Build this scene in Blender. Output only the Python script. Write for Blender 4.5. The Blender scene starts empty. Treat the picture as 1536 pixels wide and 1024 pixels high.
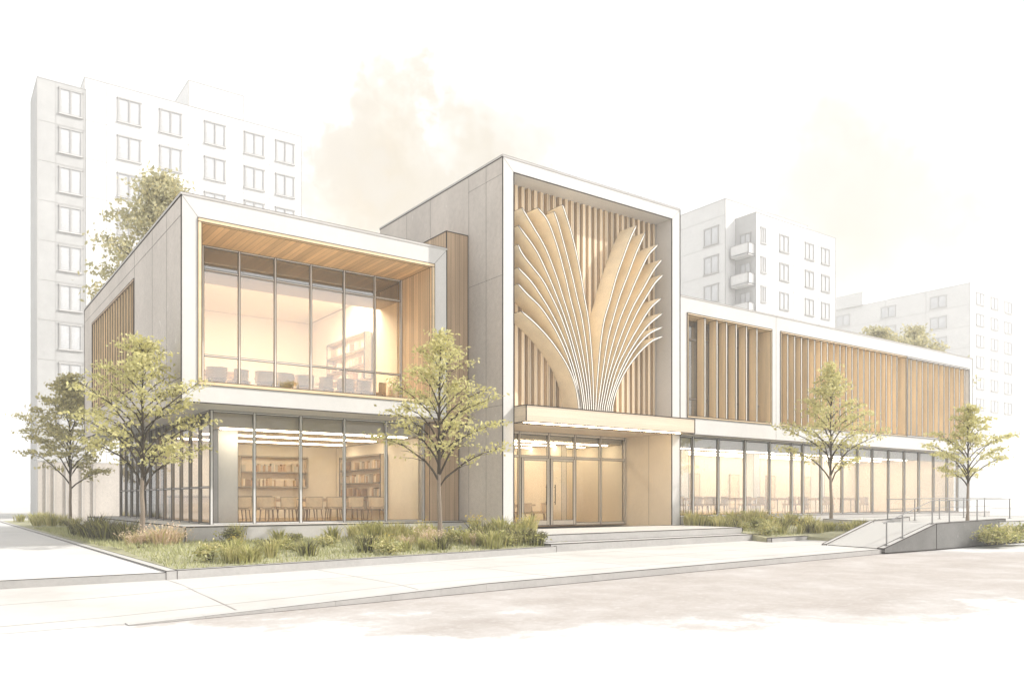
import bpy, math, random
from mathutils import Vector, Matrix
random.seed(11)
SC = bpy.context.scene
COL = SC.collection
R = math.radians

# ------------------------------------------------------------------ survey of the site (metres)
CAM = (-14.96, -21.14, 1.385)
CA, CB = .5870, .8096
def on_y(u, y, v=None):
    """point of the vertical plane Y=y seen at survey reading (u, v)"""
    t = (u-768)/1210.; dy = y-CAM[1]; dx = dy*(CA+t*CB)/(CB-t*CA); f = CA*dx+CB*dy
    return (dx+CAM[0], None if v is None else CAM[2]+(749.-v)*f/1210.)
def on_x(u, x, v=None):
    t = (u-768)/1210.; dx = x-CAM[0]; dy = dx*(CB-t*CA)/(CA+t*CB); f = CA*dx+CB*dy
    return (dy+CAM[1], None if v is None else CAM[2]+(749.-v)*f/1210.)

# ------------------------------------------------------------------ materials
M = {}
def nodes(name):
    m = bpy.data.materials.new(name); m.use_nodes = True
    nt = m.node_tree; nt.nodes.clear()
    out = nt.nodes.new('ShaderNodeOutputMaterial')
    M[name] = m
    return m, nt, out
def N(nt, kind, **kw):
    n = nt.nodes.new(kind)
    for k, v in kw.items():
        if k in n.inputs: n.inputs[k].default_value = v
        else: setattr(n, k, v)
    return n
def ramp(nt, src, stops):
    r = nt.nodes.new('ShaderNodeValToRGB')
    e = r.color_ramp.elements
    while len(e) < len(stops): e.new(.5)
    for i, (p, c) in enumerate(stops):
        e[i].position = p
        e[i].color = (c[0], c[1], c[2], 1) if hasattr(c, '__len__') else (c, c, c, 1)
    nt.links.new(src, r.inputs[0])
    return r.outputs[0]
def mul(nt, a, b, fac=1., mode='MULTIPLY'):
    m = nt.nodes.new('ShaderNodeMix'); m.data_type = 'RGBA'; m.blend_type = mode
    for i, s in ((6, a), (7, b)):
        if hasattr(s, 'links'): nt.links.new(s, m.inputs[i])
        else: m.inputs[i].default_value = (*s, 1)
    if hasattr(fac, 'links'): nt.links.new(fac, m.inputs[0])
    else: m.inputs[0].default_value = fac
    return m.outputs[2]
def coords(nt): return nt.nodes.new('ShaderNodeTexCoord').outputs['Object']
def noise(nt, vec, scale, detail=6, rough=.6, stretch=None):
    if stretch:
        mp = nt.nodes.new('ShaderNodeMapping'); mp.inputs['Scale'].default_value = stretch
        nt.links.new(vec, mp.inputs[0]); vec = mp.outputs[0]
    n = N(nt, 'ShaderNodeTexNoise', Scale=scale, Detail=detail, Roughness=rough)
    nt.links.new(vec, n.inputs['Vector'])
    return n.outputs['Fac']
def surf(nt, out, col, rough=.8, spec=.25, bump=None, bstr=.1):
    p = N(nt, 'ShaderNodeBsdfPrincipled', Roughness=rough)
    p.inputs['Specular IOR Level'].default_value = spec
    if hasattr(col, 'links'): nt.links.new(col, p.inputs['Base Color'])
    else: p.inputs['Base Color'].default_value = (*col, 1)
    if bump is not None:
        b = N(nt, 'ShaderNodeBump', Strength=bstr, Distance=.02)
        nt.links.new(bump, b.inputs['Height']); nt.links.new(b.outputs[0], p.inputs['Normal'])
    nt.links.new(p.outputs[0], out.inputs[0])
    return p
def plain(name, col, rough=.8, spec=.25, var=.0, scale=1.5, stretch=None, speck=0.):
    m, nt, out = nodes(name)
    if var:
        v = coords(nt)
        n1 = noise(nt, v, scale, 8, .62, stretch)
        c = mul(nt, col, ramp(nt, n1, [(.3, 1-var), (.5, 1-var*.3), (.68, 1+var*.5)]))
        n2 = noise(nt, v, scale*14, 4, .7)
        c = mul(nt, c, ramp(nt, n2, [(.34, 1-var*.5), (.6, 1+var*.2)]))
        if speck:
            n3 = noise(nt, v, scale*5, 3, .8)
            c = mul(nt, c, (.86, .84, .80), ramp(nt, n3, [(.66, 0), (.71, speck)]), 'MIX')
        surf(nt, out, c, rough, spec, n2, .06)
    else:
        surf(nt, out, col, rough, spec)
    return m
def wood(name, col, axis, width, var=.22, line=.55, grain=(1, 1, 1), rough=.6, spread=.18):
    """boards: seams across `axis`, a tone per board, grain stretched along the board"""
    m, nt, out = nodes(name)
    v = coords(nt)
    d = N(nt, 'ShaderNodeVectorMath', operation='DOT_PRODUCT'); nt.links.new(v, d.inputs[0]); d.inputs[1].default_value = axis
    s = N(nt, 'ShaderNodeMath', operation='DIVIDE'); nt.links.new(d.outputs['Value'], s.inputs[0]); s.inputs[1].default_value = width
    fl = N(nt, 'ShaderNodeMath', operation='FLOOR'); nt.links.new(s.outputs[0], fl.inputs[0])
    wn = N(nt, 'ShaderNodeTexWhiteNoise', noise_dimensions='1D'); nt.links.new(fl.outputs[0], wn.inputs['W'])
    fr = N(nt, 'ShaderNodeMath', operation='FRACT'); nt.links.new(s.outputs[0], fr.inputs[0])
    seam = ramp(nt, fr.outputs[0], [(0., line), (.05, line), (.09, 1), (1., 1)])
    g = noise(nt, v, 3., 8, .65, grain)
    c = mul(nt, col, ramp(nt, g, [(.3, 1-var), (.7, 1+var*.4)]))
    c = mul(nt, c, ramp(nt, wn.outputs['Value'], [(0, 1-spread), (1, 1+spread*.6)]))
    c = mul(nt, c, seam)
    surf(nt, out, c, rough, .25)
    return m

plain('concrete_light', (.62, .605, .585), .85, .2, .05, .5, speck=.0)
plain('concrete_side', (.55, .505, .46), .88, .2, .15, .45, (1, 1, .55), speck=.25)  # darker than concrete_light: shade painted into the library's left faces
plain('concrete_grey', (.19, .186, .178), .9, .2, .16, .9, speck=.2)
plain('plinth_stone', (.50, .48, .46), .88, .2, .08, .7)
plain('kerb_stone', (.42, .405, .39), .9, .15, .12, .9)
plain('screen_shadow_board', (.36, .25, .16), .8, .2, .15, 2)  # gap shade between the slats, painted as a dark backing
plain('cream_glow', (.70, .60, .47), .85, .2, .06, .6)
plain('ink', (.05, .043, .038), .8, .1)
plain('pale_ink', (.45, .44, .43), .9, .1)
plain('faint_ink', (.52, .51, .50), .9, .1)
plain('metal_frame', (.62, .61, .59), .45, .5)
plain('dark_frame', (.30, .27, .24), .5, .4)
plain('bronze_frame', (.42, .36, .29), .5, .4)
plain('rail_steel', (.22, .215, .21), .4, .5)
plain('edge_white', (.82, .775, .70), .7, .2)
plain('door_steel', (.56, .51, .44), .45, .5)
wood('timber_ceiling', (.78, .58, .365), (1, 0, 0), .17, .2, .5, (1.2, .15, 1))
wood('timber_wall', (.70, .52, .33), (1, 1, 0), .15, .25, .5, (1, 1, .06))
wood('timber_dark', (.53, .385, .255), (1, 1, 0), .17, .3, .42, (1, 1, .06))
wood('timber_slat', (.86, .70, .50), (1, 0, 0), .137, .3, 1., (1, 1, .05), spread=.3)
wood('timber_fin', (.90, .71, .47), (1, 1, 0), 9., .25, 1., (1, 1, .08))
wood('timber_trim', (.74, .57, .37), (0, 0, 1), 9., .12, 1., (.2, 1, 1))
wood('timber_canopy', (.66, .55, .425), (0, 0, 1), .27, .14, .86, (.12, 1, 2.), spread=.06)
wood('timber_blade', (.88, .75, .55), (1, 0, 1), 99., .12, 1., (.7, .5, .7), spread=.02)
wood('timber_floor', (.50, .36, .22), (0, 1, 0), .2, .2, .7, (.2, 1, 1))
wood('timber_shelf', (.74, .61, .45), (0, 0, 1), 9., .15, 1., (.3, 1, 1))
plain('room_cream', (.82, .73, .59), .85, .2, .06, .8)
plain('room_ceiling', (.80, .73, .60), .85, .2, .03, .8)
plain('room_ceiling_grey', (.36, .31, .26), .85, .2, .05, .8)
plain('room_column', (.80, .78, .75), .85, .2, .08, .9)
plain('upholstery', (.78, .62, .42), .9, .15, .12, 4)
plain('chair_leg', (.28, .20, .14), .6, .3)
plain('table_top', (.74, .60, .43), .5, .3, .1, 3)
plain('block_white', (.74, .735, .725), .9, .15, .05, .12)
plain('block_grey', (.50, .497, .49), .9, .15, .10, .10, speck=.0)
plain('block_side', (.66, .655, .645), .9, .15, .07, .12)  # darker copy of block_white: shade painted into left-facing walls
plain('pavement_stone', (.50, .49, .47), .9, .15, .04, .4)
plain('trunk_bark', (.30, .245, .195), .9, .1, .3, 3, (1, 1, .3))
plain('branch_bark', (.07, .055, .04), .9, .1, .2, 3)
plain('book_pages', (.7, .65, .55), .9, .1)
for i, c in enumerate(((.46, .30, .18), (.58, .42, .26), (.34, .24, .16), (.68, .57, .42), (.52, .46, .37))):
    plain('book_cloth_%s' % 'umber tan sepia straw taupe'.split()[i], c, .8, .2)

def emitter(name, col, strength):
    m, nt, out = nodes(name)
    e = N(nt, 'ShaderNodeEmission', Strength=strength); e.inputs[0].default_value = (*col, 1)
    nt.links.new(e.outputs[0], out.inputs[0])
emitter('lamp_strip', (1, .90, .70), 15.)
emitter('upper_fill_lamp', (1, .90, .74), 24.)
emitter('led_strip', (1, .78, .45), 30.)

def glass(name, tint, ior, base=0.):
    m, nt, out = nodes(name)
    t = N(nt, 'ShaderNodeBsdfTransparent'); t.inputs[0].default_value = (*tint, 1)
    g = N(nt, 'ShaderNodeBsdfGlossy', Roughness=.02); g.inputs[0].default_value = (.95, .95, .95, 1)
    f = N(nt, 'ShaderNodeFresnel', IOR=ior)
    a = N(nt, 'ShaderNodeMath', operation='ADD', use_clamp=True); a.inputs[1].default_value = base
    nt.links.new(f.outputs[0], a.inputs[0])
    mx = nt.nodes.new('ShaderNodeMixShader')
    nt.links.new(a.outputs[0], mx.inputs[0]); nt.links.new(t.outputs[0], mx.inputs[1]); nt.links.new(g.outputs[0], mx.inputs[2])
    nt.links.new(mx.outputs[0], out.inputs[0])
glass('glass_clear', (.93, .92, .90), 1.5)
glass('glass_upper', (.94, .91, .86), 1.6, .26)
glass('glass_wing', (.92, .92, .92), 1.6, .18)
plain('block_pane', (.60, .605, .615), .25, .5, .2, .5)

def leaves(name, cols, trans=.35):
    m, nt, out = nodes(name)
    gi = nt.nodes.new('ShaderNodeNewGeometry')
    n = len(cols)
    c = ramp(nt, gi.outputs['Random Per Island'], [(i/(n-1), k) for i, k in enumerate(cols)])
    d = N(nt, 'ShaderNodeBsdfDiffuse'); t = N(nt, 'ShaderNodeBsdfTranslucent')
    nt.links.new(c, d.inputs[0]); nt.links.new(c, t.inputs[0])
    mx = nt.nodes.new('ShaderNodeMixShader'); mx.inputs[0].default_value = trans
    nt.links.new(d.outputs[0], mx.inputs[1]); nt.links.new(t.outputs[0], mx.inputs[2])
    nt.links.new(mx.outputs[0], out.inputs[0])
leaves('leaf_spring', ((.68, .64, .28), (.62, .58, .27), (.74, .70, .36), (.42, .40, .19), (.78, .72, .40)), .45)
leaves('leaf_olive', ((.50, .47, .26), (.42, .39, .22), (.62, .56, .27), (.28, .26, .15), (.68, .60, .28)), .45)
leaves('leaf_far', ((.56, .53, .32), (.47, .45, .28), (.66, .60, .35), (.36, .34, .22), (.70, .62, .33)), .45)
leaves('grass_green', ((0.348, 0.348, 0.131), (0.435, 0.420, 0.145), (0.232, 0.239, 0.102), (0.609, 0.580, 0.232), (0.160, 0.167, 0.080)), .3)
leaves('grass_straw', ((0.598, 0.546, 0.260), (0.468, 0.429, 0.182), (0.715, 0.650, 0.351), (0.312, 0.299, 0.130)), .3)
leaves('grass_dark', ((.05, .048, .03), (0.162, 0.155, 0.088), (0.230, 0.216, 0.108), (0.101, 0.095, 0.061), (0.338, 0.311, 0.162)), .25)
leaves('grass_blush', ((.78, .62, .48), (.82, .69, .56), (.66, .49, .35), (.50, .43, .25)), .4)
leaves('flower_yellow', ((.70, .52, .12), (.62, .50, .14), (.50, .44, .14)), .3)
leaves('cover_green', ((0.442, 0.442, 0.234), (0.351, 0.364, 0.182), (0.572, 0.559, 0.325), (0.260, 0.273, 0.130)), .25)
plain('bed_soil', (.40, .39, .26), .95, .1, .3, .9)

# pavement with saw-cut slab joints
def paving(name, col, sx, sy, lw, dark, skew=0.):
    m, nt, out = nodes(name)
    v = coords(nt)
    sep = nt.nodes.new('ShaderNodeSeparateXYZ'); nt.links.new(v, sep.inputs[0])
    wob = noise(nt, v, .5, 2, .5)
    def cut(sock, size):
        w = N(nt, 'ShaderNodeMath', operation='MULTIPLY_ADD'); nt.links.new(wob, w.inputs[0]); w.inputs[1].default_value = .05; nt.links.new(sock, w.inputs[2])
        a = N(nt, 'ShaderNodeMath', operation='DIVIDE'); nt.links.new(w.outputs[0], a.inputs[0]); a.inputs[1].default_value = size
        b = N(nt, 'ShaderNodeMath', operation='FRACT'); nt.links.new(a.outputs[0], b.inputs[0])
        l = N(nt, 'ShaderNodeMath', operation='LESS_THAN'); nt.links.new(b.outputs[0], l.inputs[0]); l.inputs[1].default_value = lw/size
        return l.outputs[0]
    sk = N(nt, 'ShaderNodeMath', operation='MULTIPLY_ADD'); nt.links.new(sep.outputs[0], sk.inputs[0]); sk.inputs[1].default_value = -skew; nt.links.new(sep.outputs[1], sk.inputs[2])
    mx = N(nt, 'ShaderNodeMath', operation='MAXIMUM')
    nt.links.new(cut(sep.outputs[0], sx), mx.inputs[0]); nt.links.new(cut(sk.outputs[0], sy), mx.inputs[1])
    n1 = noise(nt, v, .35, 9, .62)
    c = mul(nt, col, ramp(nt, n1, [(.34, (.86, .84, .825)), (.44, (.95, .945, .935)), (.54, 1.)]))
    brk = noise(nt, v, .8, 3, .5)
    jf = N(nt, 'ShaderNodeMath', operation='MULTIPLY'); nt.links.new(mx.outputs[0], jf.inputs[0]); nt.links.new(ramp(nt, brk, [(.34, .4), (.52, 1.)]), jf.inputs[1])
    c = mul(nt, c, dark, jf.outputs[0], 'MIX')
    surf(nt, out, c, .9, .15)
paving('plaza_slabs', (.54, .53, .51), 2.9, 1.75, .035, (.27, .25, .235), .08)
paving('path_slabs', (.60, .59, .575), 40., 2.6, .04, (.45, .44, .42))

# pale road with a broad brown-grey dust stain along the kerb
m, nt, out = nodes('road_dust')
v = coords(nt)
sep = nt.nodes.new('ShaderNodeSeparateXYZ'); nt.links.new(v, sep.inputs[0])
def lin(ax, ay, c):
    a = N(nt, 'ShaderNodeMath', operation='MULTIPLY_ADD'); nt.links.new(sep.outputs[0], a.inputs[0]); a.inputs[1].default_value = ax; a.inputs[2].default_value = c
    b = N(nt, 'ShaderNodeMath', operation='MULTIPLY_ADD'); nt.links.new(sep.outputs[1], b.inputs[0]); b.inputs[1].default_value = ay; nt.links.new(a.outputs[0], b.inputs[2])
    return b.outputs[0]
def sq(s):
    a = N(nt, 'ShaderNodeMath', operation='MULTIPLY'); nt.links.new(s, a.inputs[0]); nt.links.new(s, a.inputs[1]); return a.outputs[0]
def add(a, b, op='ADD'):
    n = N(nt, 'ShaderNodeMath', operation=op)
    for i, s in enumerate((a, b)):
        if hasattr(s, 'links'): nt.links.new(s, n.inputs[i])
        else: n.inputs[i].default_value = s
    return n.outputs[0]
dist = add(sq(lin(1/12.5, 0, .08)), sq(lin(.02, 1/6.0, 1.80)))      # soft oval about (-1, -10.4)
dist = add(dist, add(noise(nt, v, .55, 10, .74), 2.1, 'MULTIPLY'))
body = ramp(nt, add(dist, .5, 'MULTIPLY'), [(.80, 1), (.93, .75), (1.0, 0.)])
n1 = noise(nt, v, .8, 10, .66)
tone = ramp(nt, n1, [(.30, (.365, .33, .305)), (.48, (.41, .375, .35)), (.62, (.46, .43, .41)), (.72, (.52, .50, .48))])
grain = noise(nt, v, 9., 6, .75)
body = mul(nt, body, ramp(nt, grain, [(.30, .55), (.48, 1.)]))
c = mul(nt, (.60, .597, .59), tone, body, 'MIX')
surf(nt, out, c, .92, .1)

# ------------------------------------------------------------------ mesh builder
class MB:
    def __init__(s): s.v = []; s.f = []; s.m = []; s.names = []
    def mi(s, name):
        if name not in s.names: s.names.append(name)
        return s.names.index(name)
    def poly(s, pts, mat):
        b = len(s.v); s.v += [tuple(p) for p in pts]; s.f.append(tuple(range(b, b+len(pts)))); s.m.append(s.mi(mat))
    def box(s, x0, x1, y0, y1, z0, z1, mat, ink=0., inkmat='ink', **sides):
        """sides: l r f k t b = material of that face (None leaves it out)"""
        if x0 > x1: x0, x1 = x1, x0
        if y0 > y1: y0, y1 = y1, y0
        P = [(x, y, z) for x in (x0, x1) for y in (y0, y1) for z in (z0, z1)]
        F = dict(l=(0, 1, 3, 2), r=(4, 6, 7, 5), f=(0, 4, 5, 1), k=(2, 3, 7, 6), b=(0, 2, 6, 4), t=(1, 5, 7, 3))
        for k, q in F.items():
            mm = sides.get(k, mat)
            if mm: s.poly([P[i] for i in q], mm)
        if ink:
            for i in range(8):
                for bit in (1, 2, 4):
                    if not i & bit: s.bar(P[i], P[i | bit], ink, inkmat)
        return s
    def bar(s, a, b, w, mat='ink', ext=0.):
        a, b = Vector(a), Vector(b); d = b-a
        if d.length < 1e-6: return
        d.normalize(); a = a-d*(ext+w*.5); b = b+d*(ext+w*.5)
        up = Vector((0, 0, 1)) if abs(d.z) < .9 else Vector((0, 1, 0))
        x = d.cross(up).normalized()*w*.5; y = d.cross(x).normalized()*w*.5
        A = [a-x-y, a+x-y, a+x+y, a-x+y]; B = [p+(b-a) for p in A]
        for i in range(4):
            j = (i+1) % 4; s.poly([A[i], A[j], B[j], B[i]], mat)
        s.poly(A[::-1], mat); s.poly(B, mat)
    def tube(s, pts, rad, mat, n=6):
        rings = []; base = len(s.v); k = s.mi(mat)
        for i, p in enumerate(pts):
            p = Vector(p); d = (Vector(pts[min(i+1, len(pts)-1)])-Vector(pts[max(i-1, 0)])).normalized()
            up = Vector((0, 0, 1)) if abs(d.z) < .8 else Vector((1, 0, 0))
            x = d.cross(up).normalized(); y = d.cross(x)
            r = rad[i] if hasattr(rad, '__len__') else rad
            s.v += [tuple(p+(x*math.cos(a)+y*math.sin(a))*r) for a in [2*math.pi*q/n for q in range(n)]]
        for i in range(len(pts)-1):
            for q in range(n):
                a = base+i*n; s.f.append((a+q, a+(q+1) % n, a+n+(q+1) % n, a+n+q)); s.m.append(k)
        s.f.append(tuple(range(base, base+n))[::-1]); s.m.append(k)
        e = base+(len(pts)-1)*n; s.f.append(tuple(range(e, e+n))); s.m.append(k)
    def prism(s, pts, z0, z1, mat, top=None, ink=0., inkmat='ink'):
        """vertical prism over an anticlockwise ground outline"""
        n = len(pts)
        zt = z1 if hasattr(z1, '__len__') else [z1]*n
        zb = z0 if hasattr(z0, '__len__') else [z0]*n
        T = [(*p, zt[i]) for i, p in enumerate(pts)]; B = [(*p, zb[i]) for i, p in enumerate(pts)]
        s.poly(T, top or mat); s.poly(B[::-1], mat)
        for i in range(n):
            j = (i+1) % n; s.poly([B[i], B[j], T[j], T[i]], mat)
            if ink:
                s.bar(T[i], T[j], ink, inkmat); s.bar(B[i], T[i], ink, inkmat); s.bar(B[i], B[j], ink, inkmat)
    def build(s, name, parent=None, off=(0, 0, 0), smooth=False):
        me = bpy.data.meshes.new(name)
        o = Vector(off)
        me.from_pydata([tuple(Vector(p)-o) for p in s.v], [], s.f)
        for n in s.names: me.materials.append(M[n])
        me.polygons.foreach_set('material_index', s.m)
        if smooth: me.polygons.foreach_set('use_smooth', [True]*len(s.f))
        me.update()
        ob = bpy.data.objects.new(name, me); COL.objects.link(ob)
        if parent is not None: ob.parent = parent
        else: ob.location = o
        return ob
def tag(o, label, cat, group=None, kind=None):
    o['label'] = label
    if cat: o['category'] = cat
    if group: o['group'] = group
    if kind: o['kind'] = kind
    return o
def thing(name, label, cat, loc=(0, 0, 0), rz=0., group=None):
    o = bpy.data.objects.new(name, None); COL.objects.link(o)
    o.location = loc; o.rotation_euler.z = rz; o.empty_display_size = .3
    return tag(o, label, cat, group)
def copy_tree(o, parent=None):
    c = o.copy(); COL.objects.link(c)
    if parent: c.parent = parent
    for ch in list(o.children): copy_tree(ch, c)
    return c
def structure(mb, name, label, smooth=False):
    o = mb.build(name, smooth=smooth); o['kind'] = 'structure'; o['label'] = label; o['category'] = name.replace('_', ' ')
    return o

# ------------------------------------------------------------------ ground
K = 300.
g = MB()
ky = lambda x: -9.52+.083*x                                  # street kerb line
g.poly([(-K, -K, -.13), (K, -K, -.13), (K, ky(60)+.2, -.13), (60, ky(60)+.2, -.13), (-13, ky(-13)+.2, -.13), (-K, ky(-13)+.2, -.13)], 'road_dust')
g.poly([(-13, ky(-13)+.2, -.13), (60, ky(60)+.2, -.13), (K, ky(60)+.2, -.13), (K, K, -.13), (-K, K, -.13), (-K, ky(-13)+.2, -.13)], 'pavement_stone')
structure(g, 'road', 'pale road with a brown-grey dust stain along the kerb')
g = MB()
kx0, kx1 = -13., -7.5                                        # the kerb drops to the road between these
g.poly([(kx1, ky(kx1)+.2, 0), (60, ky(60)+.2, 0), (120, ky(60)+.2, 0), (120, 120, 0), (kx1, 120, 0)], 'plaza_slabs')
g.poly([(-90, -6.6, 0), (kx1, -6.6, 0), (kx1, 120, 0), (-90, 120, 0)], 'plaza_slabs')
g.poly([(kx1, ky(kx1)+.2, 0), (kx1, -6.6, 0), (kx0, -6.6, 0)], 'plaza_slabs')
g.poly([(kx1, ky(kx1)+.2, 0), (kx0, -6.6, 0), (kx0, ky(kx0)+.2, -.1275)], 'plaza_slabs')
g.poly([(kx0, ky(kx0)+.2, -.1275), (kx0, -6.6, 0), (-90, -6.6, 0), (-90, ky(kx0)+.2, -.1275)], 'plaza_slabs')
structure(g, 'pavement', 'pale stone slab pavement in front of the library')
g = MB()
ks = [kx0+(kx1-kx0)*i/6 for i in range(7)]+[-5., -2., 2., 6., 12., 30., 60.]
def kz(x): return .006-.124*max(0., min(1., (kx1-x)/(kx1-kx0)))
for x0, x1 in zip(ks[:-1], ks[1:]):
    e_ = x1-.004
    g.prism([(x0, ky(x0)), (e_, ky(e_)), (e_, ky(e_)+.22), (x0, ky(x0)+.22)], -.16, [kz(x0), kz(e_), kz(e_)+.001, kz(x0)+.001], 'kerb_stone', 'pavement_stone')
    iw = .009 if x0 > -6 else .002+.007*max(0., (x0+13)/7)
    g.bar((x0, ky(x0), kz(x0)), (x1, ky(x1), kz(x1)), iw); g.bar((x0, ky(x0)-.004, -.128), (x1, ky(x1)-.004, -.128), iw)
structure(g, 'kerb', 'low stone street kerb running past the plaza')

# left path, raised one kerb above the plaza
g = MB()
g.prism([(-60, -6.36), (-11.62, -6.36), (-11.62, 60), (-60, 60)], -.1, .13, 'kerb_stone', 'path_slabs', .008)
structure(g, 'path', 'pale slab footpath running back along the left side')
# planting beds
BED_A = [(-11.43, -6.30), (-1.55, -4.55), (-1.55, -3.3), (-.02, -3.3), (-.02, 2.), (-9.3, 2.), (-9.3, 34), (-11.43, 34)]
g = MB()
g.prism([(-11.42, -6.15), (-1.6, -4.42), (-1.6, -3.9), (-.02, -3.7), (-.02, 1.5), (-9.40, 1.5), (-9.40, 17.4), (-9.6, 34), (-11.42, 34)], 0,
        [.14, .14, .18, .25, .27, .27, .25, .2, .15], 'bed_soil')
structure(g, 'planting_bed', 'low planted bed wrapping the corner of the library')
g = MB()
g.prism([(-11.62, -6.36), (-11.43, -6.33), (-11.43, 34), (-11.62, 34)], -.05, .155, 'kerb_stone', 'pavement_stone', .009)
g.prism([(-11.43, -6.33), (-1.5, -4.58), (-1.5, -4.42), (-11.43, -6.15)], -.05, .155, 'kerb_stone', 'pavement_stone', .010)
structure(g, 'bed_kerb', 'stone kerb edging the corner planting bed')
BED_B = [(8.15, -4.62), (13.0, -4.1), (13.0, .28), (8.9, .28), (8.15, -1.6)]
g = MB()
g.prism([(7.3, -4.7), (9.6, -4.45), (9.75, -6.55), (11.4, -6.4), (12.3, -3.42), (16., -3.4), (16., .28), (8.9, .28), (8.2, -2.6)], 0, [.12, .13, .05, .3, .4, .4, .45, .35, .3], 'bed_soil')
structure(g, 'planting_bed', 'planted bed between the steps and the ramp')
g = MB()
g.prism([(7.25, -4.88), (11.6, -4.36), (11.6, -4.22), (7.25, -4.70)], -.05, .14, 'kerb_stone', 'pavement_stone', .018)
structure(g, 'bed_kerb', 'stone kerb edging the bed beside the steps')

# ------------------------------------------------------------------ steps, ramp, railing
t = thing('entrance_steps', 'two wide pale stone steps rising to the glazed entrance', 'steps', (4, -2, 0))
sy = lambda x, k: k+.075*x
g = MB()
g.prism([(-1.75, sy(-1.75, -3.72)), (8.0, sy(8.0, -3.72)), (8.4, -.02), (-1.75, -.02)], -.05, .42, 'kerb_stone', 'pavement_stone', .018)
g.build('landing', t, (4, -2, 0))
g = MB()
g.prism([(-1.62, sy(-1.62, -4.35)), (8.35, sy(8.35, -4.35)), (8.02, sy(8.02, -3.725)), (-1.62, sy(-1.62, -3.725))], -.05, .21, 'kerb_stone', 'pavement_stone', .018)
g.build('tread', t, (4, -2, 0))

t = thing('access_ramp', 'pale access ramp with a grey retaining wall beside the bed', 'ramp', (9, -8, 0))
def ramp_z(x): return max(0., min(.64, (x-6.9)*.64/2.9))
g = MB()
g.prism([(6.75, -8.85), (9.8, -8.85), (22., -8.85), (22., -3.4), (12.4, -3.4), (11.2, -6.8), (9.8, -6.85), (7.2, -6.9)], -.05,
        [.012, .64, .66, .70, .66, .64, .64, .012], 'pavement_stone', 'pavement_stone', .014)
g.build('deck', t, (9, -8, 0))
g = MB()
g.prism([(6.6, -9.05), (9.5, -9.05), (14.6, -8.83), (14.6, -8.63), (9.5, -8.85), (6.6, -8.85)], -.1, [.03, .67, .74, .74, .67, .03], 'concrete_grey', 'pavement_stone', .018)
g.build('retaining_wall', t, (9, -8, 0))
g = MB()
g.prism([(7.1, -6.95), (9.8, -6.9), (12.6, -6.6), (12.6, -6.45), (9.8, -6.75), (7.1, -6.8)], -.05, [.04, .70, .78, .78, .70, .04], 'plinth_stone', 'pavement_stone', .016)
g.build('kerb', t, (9, -8, 0))
def railing(label, pts, posts, base, mids=True):
    o = thing('handrail', label, 'railing', (pts[0][0], pts[0][1], 0), 0, 'thin steel railings by the ramp')
    off = (pts[0][0], pts[0][1], 0)
    b = MB(); b.tube(pts, .015, 'rail_steel', 8); b.build('top_rail', o, off)
    if mids:
        b = MB(); b.tube([(p[0], p[1], p[2]-.34) for p in pts], .011, 'rail_steel', 6); b.build('lower_rail', o, off)
    for (x, y, z0, z1) in posts:
        b = MB(); b.box(x-.018, x+.018, y-.014, y+.014, z0, z1, 'rail_steel'); b.box(x-.05, x+.05, y-.045, y+.045, z0, z0+.015, 'rail_steel'); b.build('post', o, off)
railing('thin steel handrail climbing the grey retaining wall of the ramp', [(6.75, -8.95, .72), (9.45, -8.95, 1.36), (15.3, -8.72, 1.42)],
        [(6.9, -8.95, .10, .76), (7.75, -8.95, .29, .95), (9.45, -8.95, .66, 1.36), (10.6, -8.90, .68, 1.37), (12.6, -8.82, .70, 1.39), (15.2, -8.72, .74, 1.42)], 0, False)
railing('level steel railing on the terrace beyond the ramp', [(10.9, -6.72, 1.40), (17.8, -6.0, 1.45), (22., -5.6, 1.47)],
        [(11., -6.7, .64, 1.40), (13.2, -6.47, .66, 1.42), (15.4, -6.24, .67, 1.43), (17.8, -6.0, .68, 1.45), (20., -5.8, .69, 1.46)], 0)

# ------------------------------------------------------------------ the library
LIB = thing('library_building', 'cream library of timber-lined concrete boxes with a fan sculpture over the entrance', 'library')
INK = .028
XB0, XB1, YB0, YB1, ZB0, ZB1 = -9.51, -1.31, 1.30, 17.48, 3.99, 9.47
OX0, OX1, OZ0, OZ1 = -8.99, -1.87, 4.57, 8.84
YG = 3.33
def part(mb, name, parent=LIB, label=None, smooth=False):
    o = mb.build(name, parent, smooth=smooth)
    if label: o['label'] = label
    return o
CL, CS = 'concrete_light', 'concrete_side'
# upper box: a tube of concrete open to the front, with a louvred hole in its left flank
LY0, LY1, LZ0, LZ1 = 7.27, 15.49, 4.95, 8.56
b = MB()
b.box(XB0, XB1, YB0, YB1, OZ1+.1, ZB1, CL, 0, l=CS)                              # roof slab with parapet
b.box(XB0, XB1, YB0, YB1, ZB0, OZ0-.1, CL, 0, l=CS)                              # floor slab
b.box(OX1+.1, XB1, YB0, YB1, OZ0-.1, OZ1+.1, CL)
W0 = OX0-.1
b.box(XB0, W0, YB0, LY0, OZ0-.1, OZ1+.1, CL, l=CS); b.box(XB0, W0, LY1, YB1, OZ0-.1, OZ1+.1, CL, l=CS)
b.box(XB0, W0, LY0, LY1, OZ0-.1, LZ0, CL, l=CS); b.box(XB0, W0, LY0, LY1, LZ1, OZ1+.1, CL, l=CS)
b.box(W0, OX1+.1, YB1-.3, YB1-.002, OZ0-.1, OZ1+.1, CL)
b.box(XB0-.02, XB1+.02, YB0-.02, YB1+.02, ZB1, ZB1+.06, 'plinth_stone')
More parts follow.
